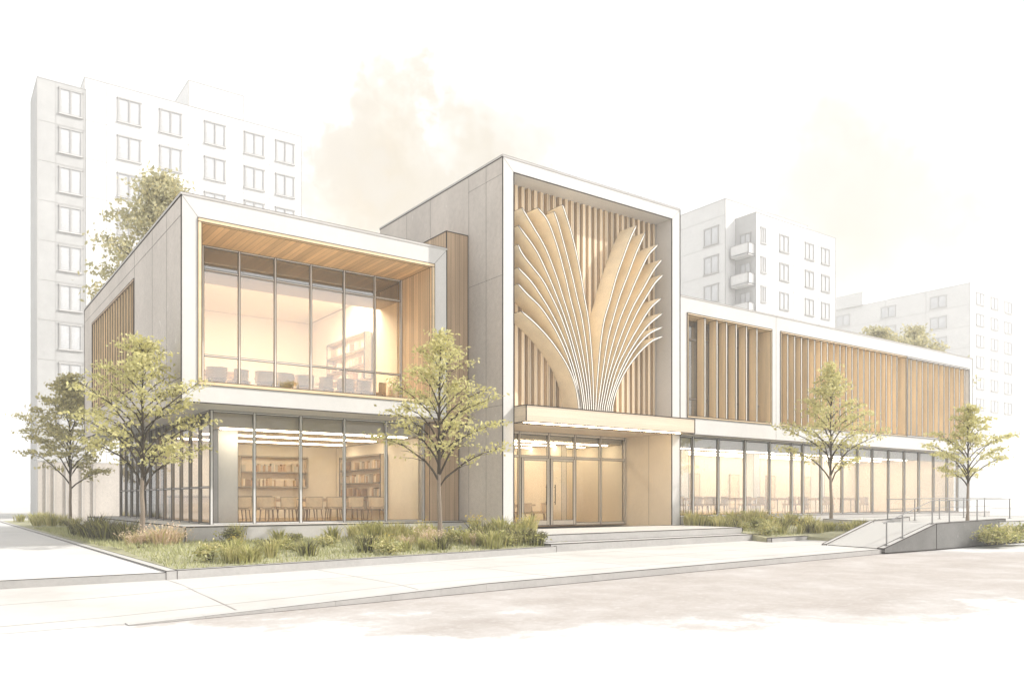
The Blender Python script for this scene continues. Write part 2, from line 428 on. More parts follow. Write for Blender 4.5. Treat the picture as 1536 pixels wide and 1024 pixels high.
for p, q in (((XB0, YB0, ZB1+.06), (XB1, YB0, ZB1+.06)), ((XB0, YB0, ZB0), (XB1, YB0, ZB0)), ((XB0, YB0, ZB0), (XB0, YB0, ZB1)), ((XB1, YB0, ZB0), (XB1, YB0, ZB1)),
             ((XB0, YB0, ZB1+.06), (XB0, YB1, ZB1+.06)), ((XB0, YB0, ZB0), (XB0, YB1, ZB0)), ((XB0, YB1, ZB0), (XB0, YB1, ZB1)),
             ((XB0, YB0, ZB1-.02), (XB0, YB1, ZB1-.02)), ((XB0, LY0, LZ0), (XB0, LY1, LZ0)), ((XB0, LY0, LZ1), (XB0, LY1, LZ1)), ((XB0, LY0, LZ0), (XB0, LY0, LZ1)), ((XB0, LY1, LZ0), (XB0, LY1, LZ1))):
    b.bar(p, q, INK)
for yy in (2.9, 4.7): b.bar((XB0, yy, ZB0), (XB0, yy, ZB1), .008)
b.bar((XB0, LY0, LZ1), (XB0, LY0, ZB1), .009)
b.bar((XB0, YB0, 8.93), (XB0, YB1, 8.93), .009); b.bar((XB0, YB0, 4.62), (XB0, YB1, 4.62), .011)
b.bar((OX0, YB0, OZ1), (XB0, YB0, ZB1), .006); b.bar((OX1, YB0, OZ1), (XB1, YB0, ZB1), .008); b.bar((OX0, YB0, OZ0), (XB0, YB0, ZB0), .006)
part(b, 'upper_storey')
# timber lining of the big opening
b = MB(); b.box(OX0-.095, OX1+.095, YB0+.12, YG+.25, OZ1+.0, OZ1+.095, 'timber_ceiling'); part(b, 'timber_soffit')
b = MB(); b.box(OX1, OX1+.095, YB0+.12, YG+.25, OZ0, OZ1-.003, 'timber_wall', .012); part(b, 'timber_reveal'); b = MB(); b.box(OX0-.095, OX0, YB0+.12, YG+.25, OZ0, OZ1-.003, 'timber_wall'); part(b, 'timber_reveal')
b = MB(); b.box(OX0-.09, OX1+.09, YB0+.12, YG+.25, OZ0-.09, OZ0-.001, 'timber_trim'); part(b, 'window_sill')
b = MB()
e = .12
b.box(OX0-.10, OX1+.10, YB0-.025, YB0+.118, OZ1-.0, OZ1+.10, 'timber_trim', .014); b.box(OX0-.10, OX1+.10, YB0-.025, YB0+.118, OZ0-.10, OZ0, 'timber_trim', .014)
b.box(OX0-.10, OX0, YB0-.025, YB0+.118, OZ0, OZ1, 'timber_trim', .014); b.box(OX1, OX1+.10, YB0-.025, YB0+.118, OZ0, OZ1, 'timber_trim', .014)
part(b, 'window_trim')
def curtain(name, xs, y, z0, z1, rails, glassmat, fm='metal_frame', w=.055, d=.09, ink=.010, along='x', railh=.05):
    """glazed wall: mullions at xs, rails at heights; pane is a sub-part"""
    f = MB()
    def bx(a0, a1, d0, d1, c0, c1):
        if along == 'x': f.box(a0, a1, y+d0, y+d1, c0, c1, fm, ink)
        else: f.box(y+d0, y+d1, a0, a1, c0, c1, fm, ink)
    for x in xs: bx(x-w/2, x+w/2, -d*.5, d*.5, z0, z1)
    for z in [z0+railh*.5, z1-railh*.5]+list(rails):
        for a, c in zip(xs[:-1], xs[1:]): bx(a+w/2+.001, c-w/2-.001, -d*.38, d*.38, z-railh/2, z+railh/2)
    fr = part(f, name)
    p = MB()
    if along == 'x': p.poly([(xs[0], y, z0), (xs[-1], y, z0), (xs[-1], y, z1), (xs[0], y, z1)], glassmat)
    else: p.poly([(y, xs[0], z0), (y, xs[0], z1), (y, xs[-1], z1), (y, xs[-1], z0)], glassmat)
    p.build('pane', fr)
    return fr
curtain('upper_window', [OX0+.05, -8.42, -7.36, -6.26, -5.11, -3.98, -2.88, OX1-.03], YG, OZ0, OZ1-.005, (8.13, 5.62), 'glass_upper')

def room(name, x0, x1, y0, y1, z0, z1, wallm='room_cream', ceil='room_ceiling', floor='timber_floor', sidewall=True, leftwall=True):
    b = MB(); b.box(x0, x1, y0, y1, z0-.05, z0, floor); part(b, 'room_floor')
    b = MB(); b.box(x0, x1, y1, y1+.12, z0, z1, wallm)
    b.bar((x0, y1, z1), (x1, y1, z1), .012)
    if sidewall: b.box(x1, x1+.06, y0, y1+.12, z0, z1, wallm); b.bar((x1, y0, z1-.01), (x1, y1, z1-.01), .014); b.bar((x1, y1, z0), (x1, y1, z1), .012)
    if leftwall: b.box(x0-.06, x0, y0, y1+.12, z0, z1, wallm)
    part(b, 'room_wall')
    b = MB(); b.box(x0, x1, y0, y1+.1, z1, z1+.06, ceil); return part(b, 'room_ceiling')
def strips(ceiling, runs, z, mat='lamp_strip', w=.10):
    for (x0, x1, y0, y1) in runs:
        b = MB(); b.box(x0, x1, y0, y1, z-.035, z-.004, mat); b.build('light_strip', ceiling)
# upper reading room
c = room('upper', OX0+.0, OX1-.0, YG+.3, 11.5, 4.59, 8.80, leftwall=False, ceil='room_ceiling')
strips(c, [(-8.6, -2.3, y, y+.8) for y in (5.1, 6.1)], 8.80, 'upper_fill_lamp')  # unseen lamp panels added behind the bulkhead to brighten the upper room
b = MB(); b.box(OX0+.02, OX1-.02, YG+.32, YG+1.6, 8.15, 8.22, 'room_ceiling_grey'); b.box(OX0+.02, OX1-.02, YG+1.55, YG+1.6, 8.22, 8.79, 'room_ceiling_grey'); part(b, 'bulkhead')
# left flank louvres
fr = MB()
for (y0, y1, z0, z1) in ((LY0, LY1, LZ1-.08, LZ1), (LY0, LY1, LZ0, LZ0+.08), (LY0, LY0+.08, LZ0+.08, LZ1-.08), (LY1-.08, LY1, LZ0+.08, LZ1-.08)):
    fr.box(XB0-.02, W0-.02, y0, y1, z0, z1, 'timber_dark', .014)
lw = part(fr, 'louvre_window')
n = 17
for i in range(n):
    y = LY0+.25+(LY1-LY0-.5)*i/(n-1)
    b = MB(); b.box(XB0-.03, XB0+.42, y-.035, y+.035, LZ0+.08, LZ1-.08, 'timber_fin', .012, l='timber_trim'); b.build('louvre_fin', lw)
b = MB(); b.poly([(W0+.1, LY0, LZ0), (W0+.1, LY0, LZ1), (W0+.1, LY1, LZ1), (W0+.1, LY1, LZ0)], 'glass_wing'); b.build('pane', lw)
b = MB()
for z in (LZ1-.9, LZ0+.9): b.box(W0+.02, W0+.09, LY0+.08, LY1-.08, z-.04, z+.04, 'dark_frame')
for i in range(8): y = LY0+.6+i*1.0; b.box(W0+.02, W0+.09, y-.03, y+.03, LZ0+.08, LZ1-.08, 'dark_frame')
b.build('mullion', lw)
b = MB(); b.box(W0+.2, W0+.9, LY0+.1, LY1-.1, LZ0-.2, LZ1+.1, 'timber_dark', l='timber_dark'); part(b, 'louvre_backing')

# ground floor under the box
ZP = .66
b = MB()
b.prism([(-9.42, 1.27), (-.03, 1.27), (-.03, 17.3), (-9.42, 17.3)], -.05, ZP, 'plinth_stone', 'pavement_stone', INK)
part(b, 'plinth')
curtain('corner_window', [-8.28, -7.03, -5.59, -4.14, -2.66, -1.25], 2.95, ZP+.002, ZB0-.01, (), 'glass_clear', w=.075)
ys = [2.95+.0]+[3.0+i*1.12 for i in range(1, 13)]
curtain('corner_window', ys, -8.28, ZP+.002, ZB0-.01, (1.75,), 'glass_clear', fm='dark_frame', along='y', w=.06)
b = MB(); b.box(-1.20, -.03, 2.6, 3.4, ZP+.001, ZB0-.01, 'timber_dark', .014); b.box(-1.28, -.9, 2.97, 3.4, ZP+.001, ZB0-.01, 'concrete_side'); part(b, 'timber_cladding')
c = room('ground', -8.15, -1.32, 3.15, 10., ZP+.01, 3.52, leftwall=False)
strips(c, [(-7.9, -1.7, y, y+.2) for y in (3.25, 5.6, 8.2)], 3.52)  # front strip added inside the glass to brighten the column
b = MB(); b.box(-8.2, -1.32, 3.1, 3.16, 3.52, ZB0-.02, 'room_ceiling'); b.box(-8.2, -1.32, 3.16, 10, 3.60, 3.7, 'room_ceiling'); part(b, 'bulkhead')
b = MB(); b.box(on_y(327, 3.8)[0], on_y(357, 3.8)[0], 3.8, 4.3, ZP+.02, 3.518, 'room_column', .01); part(b, 'column')
# second room behind, seen through the left flank
b = MB(); b.box(-8.1, -1.4, 10.3, 10.35, ZP+.01, 3.8, 'room_cream'); b.box(-7., -6.9, 10.4, 17.2, ZP+.01, 3.9, 'concrete_side'); b.box(-8.2, -1.3, 17.0, 17.2, ZP+.01, 3.95, 'concrete_side'); part(b, 'room_wall')
b = MB(); b.box(-8.1, -7.1, 16.3, 16.9, ZP+.01, 3.9, 'timber_wall')
for i in range(9): y = 9.2+i*.55; b.box(-8.22, -8.14, y, y+.16, ZP+.02, ZB0-.02, 'timber_dark', .012)
part(b, 'timber_screen')

# timber shaft between box and tower
b = MB(); b.box(-.86, -.004, 2.05, 4.6, ZB0-.02, 10.38, 'timber_dark', INK); b.box(-1.30, -.87, 2.6, 4.6, ZB0+.01, 9.2, 'timber_dark'); part(b, 'timber_shaft')

# entrance tower: a deep concrete portal
TX0, TX1, TZ, IX0, IX1, IZ = 0., 8.28, 12.40, .44, 7.83, 11.98
ZL = .42
b = MB()
b.box(TX0, IX0, 0, 8.67, .0, IZ, CL, l=CS, r=CL)
b.box(IX1, TX1, 0, 8.67, .0, 4.1, CL, l='cream_glow', t=None); b.box(IX1, TX1, 0, 8.67, 4.1, IZ, CL, b=None)  # warm lamp glow painted cream into the lower right reveal
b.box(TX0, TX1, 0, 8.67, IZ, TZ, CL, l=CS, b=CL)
b.box(IX0, IX1, 8.4, 8.66, 0, IZ-.002, CL)
b.box(TX0-.02, TX1+.02, -.02, 8.69, TZ, TZ+.05, 'plinth_stone')
for p, q in (((0, 0, 0), (0, 0, TZ+.05)), ((TX1, 0, 0), (TX1, 0, TZ+.05)), ((0, 0, TZ+.05), (TX1, 0, TZ+.05)), ((0, 0, TZ+.05), (0, 8.67, TZ+.05)), ((0, 0, TZ-.01), (0, 8.67, TZ-.01)),
             ((IX0, 0, ZL), (IX0, 0, IZ)), ((IX1, 0, ZL), (IX1, 0, IZ)), ((IX0, 0, IZ), (IX1, 0, IZ)), ((IX1, .94, 4.4), (IX1, .94, IZ)), ((0, 0, ZL), (TX1, 0, ZL)), ((0, 0, .4), (0, 8.6, .4))):
    b.bar(p, q, INK)
for yy in (.95, 2.0, 4.6, 6.4): b.bar((0, yy, .2), (0, yy, TZ), .008)
b.bar((0, 0, 8.6), (0, 2.0, 8.6), .008); b.bar((0, 0, 4.42), (0, 2.0, 4.42), .008); b.bar((0, 0, 11.85), (0, 2.05, 11.85), .007)
b.bar((IX0, 0, IZ), (0, 0, TZ), .006); b.bar((IX1, 0, IZ), (TX1, 0, TZ), .006)
b.bar((IX1, 1.2, ZL), (IX1, 1.2, 3.9), .008)
part(b, 'entrance_tower')
# slat screen
b = MB()
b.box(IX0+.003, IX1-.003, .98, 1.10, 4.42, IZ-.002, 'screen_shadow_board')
n = 27; p = (IX1-IX0)/n
for i in range(n):
    x = IX0+(i+.5)*p; w = p*.25
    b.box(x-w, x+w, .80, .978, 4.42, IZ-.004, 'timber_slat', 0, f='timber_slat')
    b.bar((x-w, .80, 4.42), (x-w, .80, IZ), .018, 'screen_shadow_board'); b.bar((x+w, .80, 4.42), (x+w, .80, IZ), .012, 'edge_white')  # painted shade on left slat edges, painted highlight on right ones
part(b, 'slat_screen')
# fan sculpture: deep curved boards standing on the canopy, pale front edges
FAN = [
 [(843.5, 307), (848, 319), (858.5, 354), (869, 400), (877, 447), (882, 475), (886, 512), (889.5, 565), (890.5, 613)],
 [(831, 317), (837.4, 334.5), (848, 373), (858.5, 414), (866, 447), (873, 477), (880, 524), (885, 577), (887.5, 613)],
 [(806.6, 311.5), (821.6, 331), (835.6, 368), (848, 414), (855, 445), (863, 477), (873, 524), (881.4, 577), (884.3, 613)],
 [(783, 311.5), (798.7, 338), (818, 371.5), (834, 412), (843.5, 442), (855, 479), (867.3, 524), (877.8, 577), (881.4, 613)],
 [(777.6, 338), (804, 375), (822, 412), (834, 441), (848, 478), (861, 522), (873, 573), (878.5, 613)],
 [(774, 366), (786, 384), (812, 417), (825, 440), (841, 474), (856, 517), (869.5, 570), (876, 613)],
 [(776, 401), (795, 420), (808, 438), (827, 469), (847, 511), (863, 560), (873, 613)],
 [(774, 425), (791, 441), (812.8, 463), (834, 496), (852, 536), (866, 582), (871.5, 613)],
 [(782, 466.4), (805.7, 487.5), (830.3, 515.6), (851.5, 549), (863.8, 581), (869, 613)],
 [(955, 338), (946, 357), (935.6, 385), (925, 415), (914.5, 453), (907, 478), (902, 508), (898, 549), (895, 586), (893.6, 615)],
 [(968, 349), (955, 378), (942.6, 411), (930.3, 443), (920.7, 475), (912, 508), (905.5, 549), (900, 588), (896.5, 615)],
 [(987.5, 366.6), (972.5, 383), (956.7, 415), (942.6, 448), (931, 476), (921, 508), (913, 540), (906, 576), (899.5, 615)],
 [(992.8, 389.5), (981.3, 404), (965.5, 432), (949.7, 460), (936, 492), (923.5, 527), (912, 567), (902.5, 615)],
 [(994.5, 412), (983, 424), (972, 441), (956.7, 467), (944, 494), (931, 526), (917, 564), (905.5, 615)],
 [(992, 447), (975, 463), (955, 495), (939, 524), (924, 557), (908.5, 615)],
 [(994, 469.5), (972, 488), (951, 517), (934, 548), (919.5, 585), (911.5, 615)],
 [(994, 490), (973, 501), (953, 523), (936, 552), (922, 585), (914.5, 615)],
 [(994.5, 504), (977, 512), (957.7, 530), (938, 557), (924.8, 586), (917.6, 615)],
]
YF, YK = -.05, .79
def catmull(P, k=6):
    P = [Vector(p) for p in P]; Q = [P[0]*2-P[1]]+P+[P[-1]*2-P[-2]]; o = []
    for i in range(1, len(Q)-2):
        a, b_, c_, d = Q[i-1:i+3]
        for j in range(k):
            t_ = j/k; o.append(.5*((2*b_)+(c_-a)*t_+(2*a-5*b_+4*c_-d)*t_*t_+(3*b_-a-3*c_+d)*t_**3))
    return o+[P[-1]]
for ci, cv in enumerate(FAN):
    P = [on_y(u, YF, v) for u, v in cv]
    P = catmull([(max(x, IX0+.13), z) for x, z in P])
    P[-1].y = 4.405
    L, Rr = [], []
    for i, q in enumerate(P):
        d = (P[min(i+1, len(P)-1)]-P[max(i-1, 0)]).normalized(); nrm = Vector((d.y, -d.x))
        w = .032 if i else .012
        if i == 1: w = .026
        L.append(q-nrm*w); Rr.append(q+nrm*w)
    yk = lambda i: YK
    b = MB()
    for i in range(len(P)-1):
        l0, l1, r0, r1 = L[i], L[i+1], Rr[i], Rr[i+1]
        V = lambda q, y: (q.x, y, q.y)
        b.poly([V(l0, YF), V(l1, YF), V(r1, YF), V(r0, YF)], 'edge_white')
        b.poly([V(l0, YF), V(l0, YK), V(l1, YK), V(l1, YF)], 'timber_blade')
        b.poly([V(r0, YF), V(r1, YF), V(r1, YK), V(r0, YK)], 'timber_blade')
        b.poly([V(l0, YK), V(r0, YK), V(r1, YK), V(l1, YK)], 'timber_blade')
        b.bar(V(l0, YF), V(l1, YF), .012); b.bar(V(r0, YF), V(r1, YF), .012)
        if ci in (8, 9): b.bar(V(l0, YK), V(l1, YK), .014)
    b.poly([(L[0].x, YF, L[0].y), (Rr[0].x, YF, Rr[0].y), (Rr[0].x, YK, Rr[0].y), (L[0].x, YK, L[0].y)], 'timber_blade')
    b.bar((P[0].x, YF, P[0].y), (P[0].x, YK, P[0].y), .014)
    b.poly([(L[-1].x, YF, L[-1].y), (L[-1].x, YK, L[-1].y), (Rr[-1].x, YK, Rr[-1].y), (Rr[-1].x, YF, Rr[-1].y)], 'timber_blade')
    part(b, 'sculpture_blade')
# canopy
b = MB()
b.box(IX0+.01, 8.36, -.66, -.004, 3.87, 4.40, 'timber_canopy', INK)
b.box(IX0+.01, IX1-.01, -.004, 2.45, 3.872, 4.398, 'timber_canopy')
can = part(b, 'entrance_canopy')
b = MB(); b.box(IX0+.05, 7.75, -.50, -.45, 3.845, 3.868, 'led_strip'); b.build('light_strip', can)
# entrance glazing and doors
YD = 2.52
dx = [on_y(u, YD)[0] for u in (778.7, 822.4, 861.7, 900., 936.)]
dz = 2.92
curtain('entrance_window', [IX0+.03]+dx+[IX1-.03] if dx[-1] < IX1-.2 else [IX0+.03]+dx[:-1]+[IX1-.03], YD, ZL+.002, 3.868, (dz+.05,), 'glass_clear', fm='door_steel', w=.07, d=.12, railh=.09)
for i, side in ((0, 1), (1, -1)):
    x0, x1 = dx[i]+.045, dx[i+1]-.045
    b = MB(); s_ = .095; y0, y1 = YD-.10, YD-.065
    b.box(x0, x0+s_, y0, y1, ZL+.02, dz, 'door_steel', .012); b.box(x1-s_, x1, y0, y1, ZL+.02, dz, 'door_steel', .012)
    b.box(x0+s_, x1-s_, y0, y1, dz-s_, dz, 'door_steel', .012); b.box(x0+s_, x1-s_, y0, y1, ZL+.02, ZL+.2, 'door_steel', .012)
    d = part(b, 'entrance_door')
    h = MB(); hx = x1-.16 if side > 0 else x0+.16
    h.tube([(hx, y0-.06, 1.2), (hx, y0-.06, 1.95)], .018, 'ink', 8); h.tube([(hx, y0-.06, 1.3), (hx, y0, 1.3)], .012, 'ink'); h.tube([(hx, y0-.06, 1.85), (hx, y0, 1.85)], .012, 'ink')
    h.build('handle', d)
c = room('lobby', IX0+.065, IX1-.07, YD+.1, 8.3, ZL+.01, 3.60)
strips(c, [(.8, 7.5, y, y+.12) for y in (3.2, 4.6, 6.2, 7.6)], 3.60)
b = MB(); b.box(IX0+.004, IX1-.004, YD+.2, YD+.26, 3.6, 3.87, 'room_ceiling'); b.box(5.9, 6.15, 4.2, 8.2, ZL+.02, 3.59, 'room_cream', .01)
for x in (1.2, 2.3, 3.6, 4.7): b.box(x, x+.9, 8.22, 8.27, ZL+.02, 2.7, 'timber_shelf', .014)
part(b, 'partition')

# ------------------------------------------------------------------ east wing
YW, WX1, WZ0, WZ1 = .5, 32.91, 3.97, 9.32
wins = [(9.23, 14.59), (15.21, 25.72), (25.75, 32.50)]
WO0, WO1 = 4.62, 8.73
b = MB()
x = TX1+.004
b.box(x, WX1, YW, 12, WO1, WZ1, CL); b.box(x, WX1, YW, 12, WZ0, WO0, CL)
for a, c_ in ((x, wins[0][0]), (wins[0][1], wins[1][0]), (wins[1][1], wins[2][0]), (wins[2][1], WX1)): b.box(a, c_, YW, 2.2, WO0, WO1, CL)
b.box(x, WX1, 11.7, 11.99, WO0, WO1, CL); b.box(WX1-.3, WX1-.003, 2.2, 11.7, WO0, WO1, CL)
b.box(x, WX1+.02, YW-.02, 12.02, WZ1, WZ1+.05, 'plinth_stone')
for p_, q_ in (((x, YW, WZ1+.05), (WX1, YW, WZ1+.05)), ((x, YW, WZ0), (WX1, YW, WZ0)), ((WX1, YW, WZ0), (WX1, YW, WZ1)), ((WX1, YW, WZ1), (WX1, 12, WZ1))): b.bar(p_, q_, .024)
for a in (14.9,): b.bar((a, YW, WZ0), (a, YW, WZ1), .008)
part(b, 'wing_upper_storey')
fx = [[10.31, 11.04, 11.64, 12.25, 12.92, 13.61], [15.26+.505*i for i in range(1, 20)], [26.24+.573*i for i in range(11)]]
for k, (a, c_) in enumerate(wins):
    b = MB()
    fm = 'timber_trim' if k < 2 else 'concrete_light'
    for (x0, x1, z0, z1) in ((a, c_, WO1-.07, WO1), (a, c_, WO0, WO0+.07), (a, a+.07, WO0+.07, WO1-.07), (c_-.07, c_, WO0+.07, WO1-.07)):
        b.box(x0, x1, YW-.025, 1.25, z0, z1, 'timber_fin' if k < 2 else 'room_column', .02, f=fm)
    lw = part(b, 'louvre_window')
    for xx in fx[k]:
        b = MB(); b.box(xx-.04, xx+.04, YW+.02, YW+.40, WO0+.07, WO1-.07, 'timber_fin', .018, f='edge_white'); b.build('louvre_fin', lw)
    b = MB(); b.poly([(a, 1.18, WO0), (c_, 1.18, WO0), (c_, 1.18, WO1), (a, 1.18, WO1)], 'glass_wing'); b.build('pane', lw)
    b = MB()
    for z in (WO1-.85, WO0+.85): b.box(a+.07, c_-.07, 1.10, 1.17, z-.035, z+.035, 'dark_frame')
    m_ = int((c_-a)/1.1)
    for i in range(1, m_): xx = a+(c_-a)*i/m_; b.box(xx-.03, xx+.03, 1.09, 1.175, WO0+.07, WO1-.07, 'metal_frame', .012)
    b.build('mullion', lw)
b = MB(); b.box(8.5, 32.6, 2.25, 2.32, 4.0, 9.0, 'room_cream')
b.box(14.9, 32.4, 1.55, 1.6, WO0-.1, WO1+.1, 'timber_wall'); part(b, 'wing_lining')
b = MB(); b.box(TX1+.004, 34.5, .28, 11.9, -.05, .70, 'plinth_stone', 0); b.bar((TX1, .28, .70), (34.5, .28, .70), .02); b.bar((8.3, .28, .43), (34.5, .28, .43), .012); part(b, 'wing_plinth')
curtain('wing_window', [8.45, 10.34, 11.92, 13.66, 15.38, 17.0, 17.85, 19.29, 21.06, 22.4, 23.73, 25.27, 26.81, 28.32, 29.89, 31.4, 32.6], 1.2, .702, WZ0-.01, (), 'glass_wing', w=.085, ink=.02)
c = room('wing', 8.4, 32.6, 1.4, 7.5, .71, 3.72)
strips(c, [(8.9, 32, y, y+.14) for y in (2.2, 3.8, 5.4, 6.8)], 3.72)
b = MB(); b.box(8.4, 32.6, 1.36, 1.40, 3.5, WZ0-.01, 'room_ceiling')
for x in (10.6, 12.3, 14.6, 17.2, 20.4, 23.6, 27): b.box(x, x+.75, 7.42, 7.49, .9, 2.75, 'timber_shelf', .016)
for x in (13.3, 18.6, 24.2): b.box(x, x+.5, 4.5, 5.0, .72, 3.71, 'room_column', .012)
part(b, 'partition')

# ------------------------------------------------------------------ furniture
def make_chair():
    o = thing('chair', '', 'chair')
    b = MB(); b.box(-.24, .24, -.24, .24, .40, .47, 'upholstery', .010, 'chair_leg'); b.build('seat', o)
    b = MB(); n = 9; pr = []
    for i in range(n+1):
        a = R(200+140*i/n); pr.append((.27*math.cos(a), .25*math.sin(a)))
    for i in range(n):
        (x0, y0), (x1, y1) = pr[i], pr[i+1]
        q = lambda x, y, s, z: (x*s, y*s, z)
        for s in (1., 1.13):
            b.poly([q(x0, y0, s, .45), q(x1, y1, s, .45), q(x1, y1, s*1.04, .80), q(x0, y0, s*1.04, .80)], 'upholstery')
        b.poly([q(x0, y0, 1.04, .80), q(x1, y1, 1.04, .80), q(x1, y1, 1.175, .80), q(x0, y0, 1.175, .80)], 'upholstery')
        b.bar(q(x0, y0, 1.175, .80), q(x1, y1, 1.175, .80), .014, 'chair_leg'); b.bar(q(x0, y0, 1.13, .45), q(x1, y1, 1.13, .45), .012, 'chair_leg')
    for i in (0, n):
        x0, y0 = pr[i]; b.poly([(x0, y0, .45), (x0*1.13, y0*1.13, .45), (x0*1.175, y0*1.175, .8), (x0*1.04, y0*1.04, .8)], 'upholstery')
        b.bar((x0*1.13, y0*1.13, .45), (x0*1.175, y0*1.175, .8), .012, 'chair_leg')
    b.build('backrest', o)
    for sx in (-1, 1):
        for s2 in (-1, 1):
            b = MB(); b.tube([(sx*.20, s2*.20, .41), (sx*.235, s2*.235, 0)], [.02, .013], 'chair_leg'); b.build('leg', o)
    return o
def make_table(L, W):
    o = thing('table', '', 'table')
    b = MB(); b.box(-L/2, L/2, -W/2, W/2, .71, .75, 'table_top', .012, 'chair_leg'); b.box(-L/2+.1, L/2-.1, -W/2+.08, W/2-.08, .64, .709, 'table_top'); b.build('tabletop', o)
    for sx in (-1, 1):
        for s2 in (-1, 1):
            b = MB(); b.tube([(sx*(L/2-.12), s2*(W/2-.1), .68), (sx*(L/2-.08), s2*(W/2-.07), 0)], [.03, .02], 'chair_leg'); b.build('leg', o)
    return o
CH0 = make_chair(); used = {}
def chair(x, y, z, rz, label, group):
    o = CH0 if not used.get('c') else copy_tree(CH0)
    used['c'] = 1
    o.location = (x, y, z); o.rotation_euler.z = rz; tag(o, label, 'chair', group); return o
TB = {}
def table(L, W, x, y, z, rz, label, group):
    if (L, W) not in TB: o = TB[(L, W)] = make_table(L, W)
    else: o = copy_tree(TB[(L, W)])
    o.location = (x, y, z); o.rotation_euler.z = rz; tag(o, label, 'table', group)
ORD = 'first second third fourth fifth sixth seventh eighth ninth tenth eleventh twelfth'.split()
z = ZP+.012
for i, x in enumerate((-6.1, -3.6)):
    table(2.2, .9, x, 5.3, z, 0, ('wooden reading table nearest the white column in the ground-floor corner room', 'wooden reading table below the side-wall bookcase in the ground-floor corner room')[i], 'reading tables in the corner room')
for i, x in enumerate((-6.9, -6.15, -5.4, -4.5, -3.75, -3.0, -2.2)):
    chair(x, 4.62, z, random.uniform(-.25, .25), 'tan tub chair at the corner room window, %s from the white column' % ORD[i], 'chairs in the corner room')
for i, x in enumerate((-6.7, -5.5, -4.2, -3.1)):
    chair(x, 6.05, z, math.pi+random.uniform(-.3, .3), 'tan tub chair on the far side of the corner room tables, %s from the left' % ORD[i], 'chairs in the corner room')
z = 4.60
for i, x in enumerate((-7.7, -5.5, -3.4)):
    table(1.6, .8, x, 4.75, z, 0, 'upstairs reading table behind the large window, %s from the left' % ORD[i], 'upstairs tables')
for i, (x, y, a) in enumerate(((-8.5, 4.15, .3), (-7.8, 4.1, -.2), (-7.1, 4.2, .5), (-6.3, 4.1, -.4), (-5.7, 4.1, .1), (-5.0, 4.15, -.3), (-4.3, 4.2, .4), (-3.6, 4.1, -.1), (-2.9, 4.2, .2), (-2.3, 4.25, .9))):
    chair(x, y, z, a, 'tan tub chair beside the large upstairs window, %s from the left' % ORD[i], 'upstairs chairs')
for i, (x, y, a) in enumerate(((-8.0, 5.4, 3.2), (-7.2, 5.4, 2.9), (-5.8, 5.4, 3.4), (-5.0, 5.4, 3.), (-3.5, 5.4, 3.2))):
    chair(x, y, z, a, 'tan tub chair behind the upstairs tables, %s from the left' % ORD[i], 'upstairs chairs')
z = ZL+.012
for i, x in enumerate((2.2, 4.3)):
    table(1.5, .8, x, 5.25, z, 0, ('wooden lobby table seen through the left entrance door', 'wooden lobby table seen through the right entrance door')[i], 'lobby tables')
for i, (x, y, a) in enumerate(((.95, 4.6, .2), (1.7, 4.5, -.2), (2.5, 4.55, .1), (3.4, 4.5, .3), (4.3, 4.6, 0.), (5.2, 4.8, 1.))):
    chair(x, y, z, a, 'tan tub chair inside the entrance lobby, %s from the left' % ORD[i], 'lobby chairs')
z = .715
for i, x in enumerate((10.4, 13.0, 16.4, 19.6, 22.8, 26.0)):
    table(1.7, .8, x, 3.6, z, 0, 'wooden table behind the east wing windows, %s from the entrance' % ORD[i], 'wing tables')
k = 0
for i, x in enumerate((9.7, 10.5, 11.2, 12.4, 13.3, 14.1, 15.8, 16.8, 19.2, 20.2, 22.4, 25.6)):
    chair(x, 2.85, z, random.uniform(-.4, .4), 'tan tub chair in the east wing window, %s from the entrance' % ORD[i], 'wing chairs')

BOOKS = {}
def book(w, h, d, cloth):
    key = (round(w, 3), cloth)
    if key not in BOOKS:
        b = MB(); b.box(-w/2, w/2, 0, d, 0, h, cloth, 0, t=None, k=None)
        b.box(-w/2+.006, w/2-.006, .01, d-.006, .004, h-.01, 'book_pages')
        b.poly([(-w/2, 0, h), (w/2, 0, h), (w/2, .012, h), (-w/2, .012, h)], cloth)
        o = b.build('book'); BOOKS[key] = o; return o
    o = BOOKS[key].copy(); COL.objects.link(o); return o
def bookcase(name, label, W, H, shelves, loc, rz, booklabel, bgroup, fill=.8, D=.28, gaps=()):
    o = thing(name, label, 'bookcase', loc, rz)
    b = MB(); b.box(-W/2, -W/2+.04, 0, D, 0, H, 'timber_shelf', .014); b.box(W/2-.04, W/2, 0, D, 0, H, 'timber_shelf', .014)
    b.box(-W/2+.04, W/2-.04, 0, D, H-.04, H, 'timber_shelf', .014); b.box(-W/2+.04, W/2-.04, 0, D, 0, .04, 'timber_shelf', .014); b.build('carcass', o)
    b = MB(); b.box(-W/2+.041, W/2-.041, D-.02, D-.002, .04, H-.04, 'timber_shelf'); b.build('back_panel', o)
    mat = Matrix.Translation(Vector(loc)) @ Matrix.Rotation(rz, 4, 'Z')
    zs = [.04]+[H*(i+1)/(shelves) for i in range(shelves-1)]
    for zz in zs[1:]:
        b = MB(); b.box(-W/2+.041, W/2-.041, -.01, D-.021, zz-.03, zz, 'timber_shelf', .012); b.build('shelf', o)
    for si, zz in enumerate(zs):
        x = -W/2+.07
        gap = H/shelves-.06
        while x < W/2-.14:
            if random.random() > fill: x += random.uniform(.12, .45); continue
            w = random.choice((.05, .07, .09)); h = .27
            bk = book(w, h, .19, 'book_cloth_'+random.choice('umber tan sepia straw taupe'.split()))
            bk.matrix_world = mat @ Matrix.Translation((x+w/2, .03, zz+.002)) @ Matrix.Scale(min(gap/h, random.uniform(.85, 1.25)), 4, (0, 0, 1))
            tag(bk, booklabel, 'book', bgroup); x += w+.012
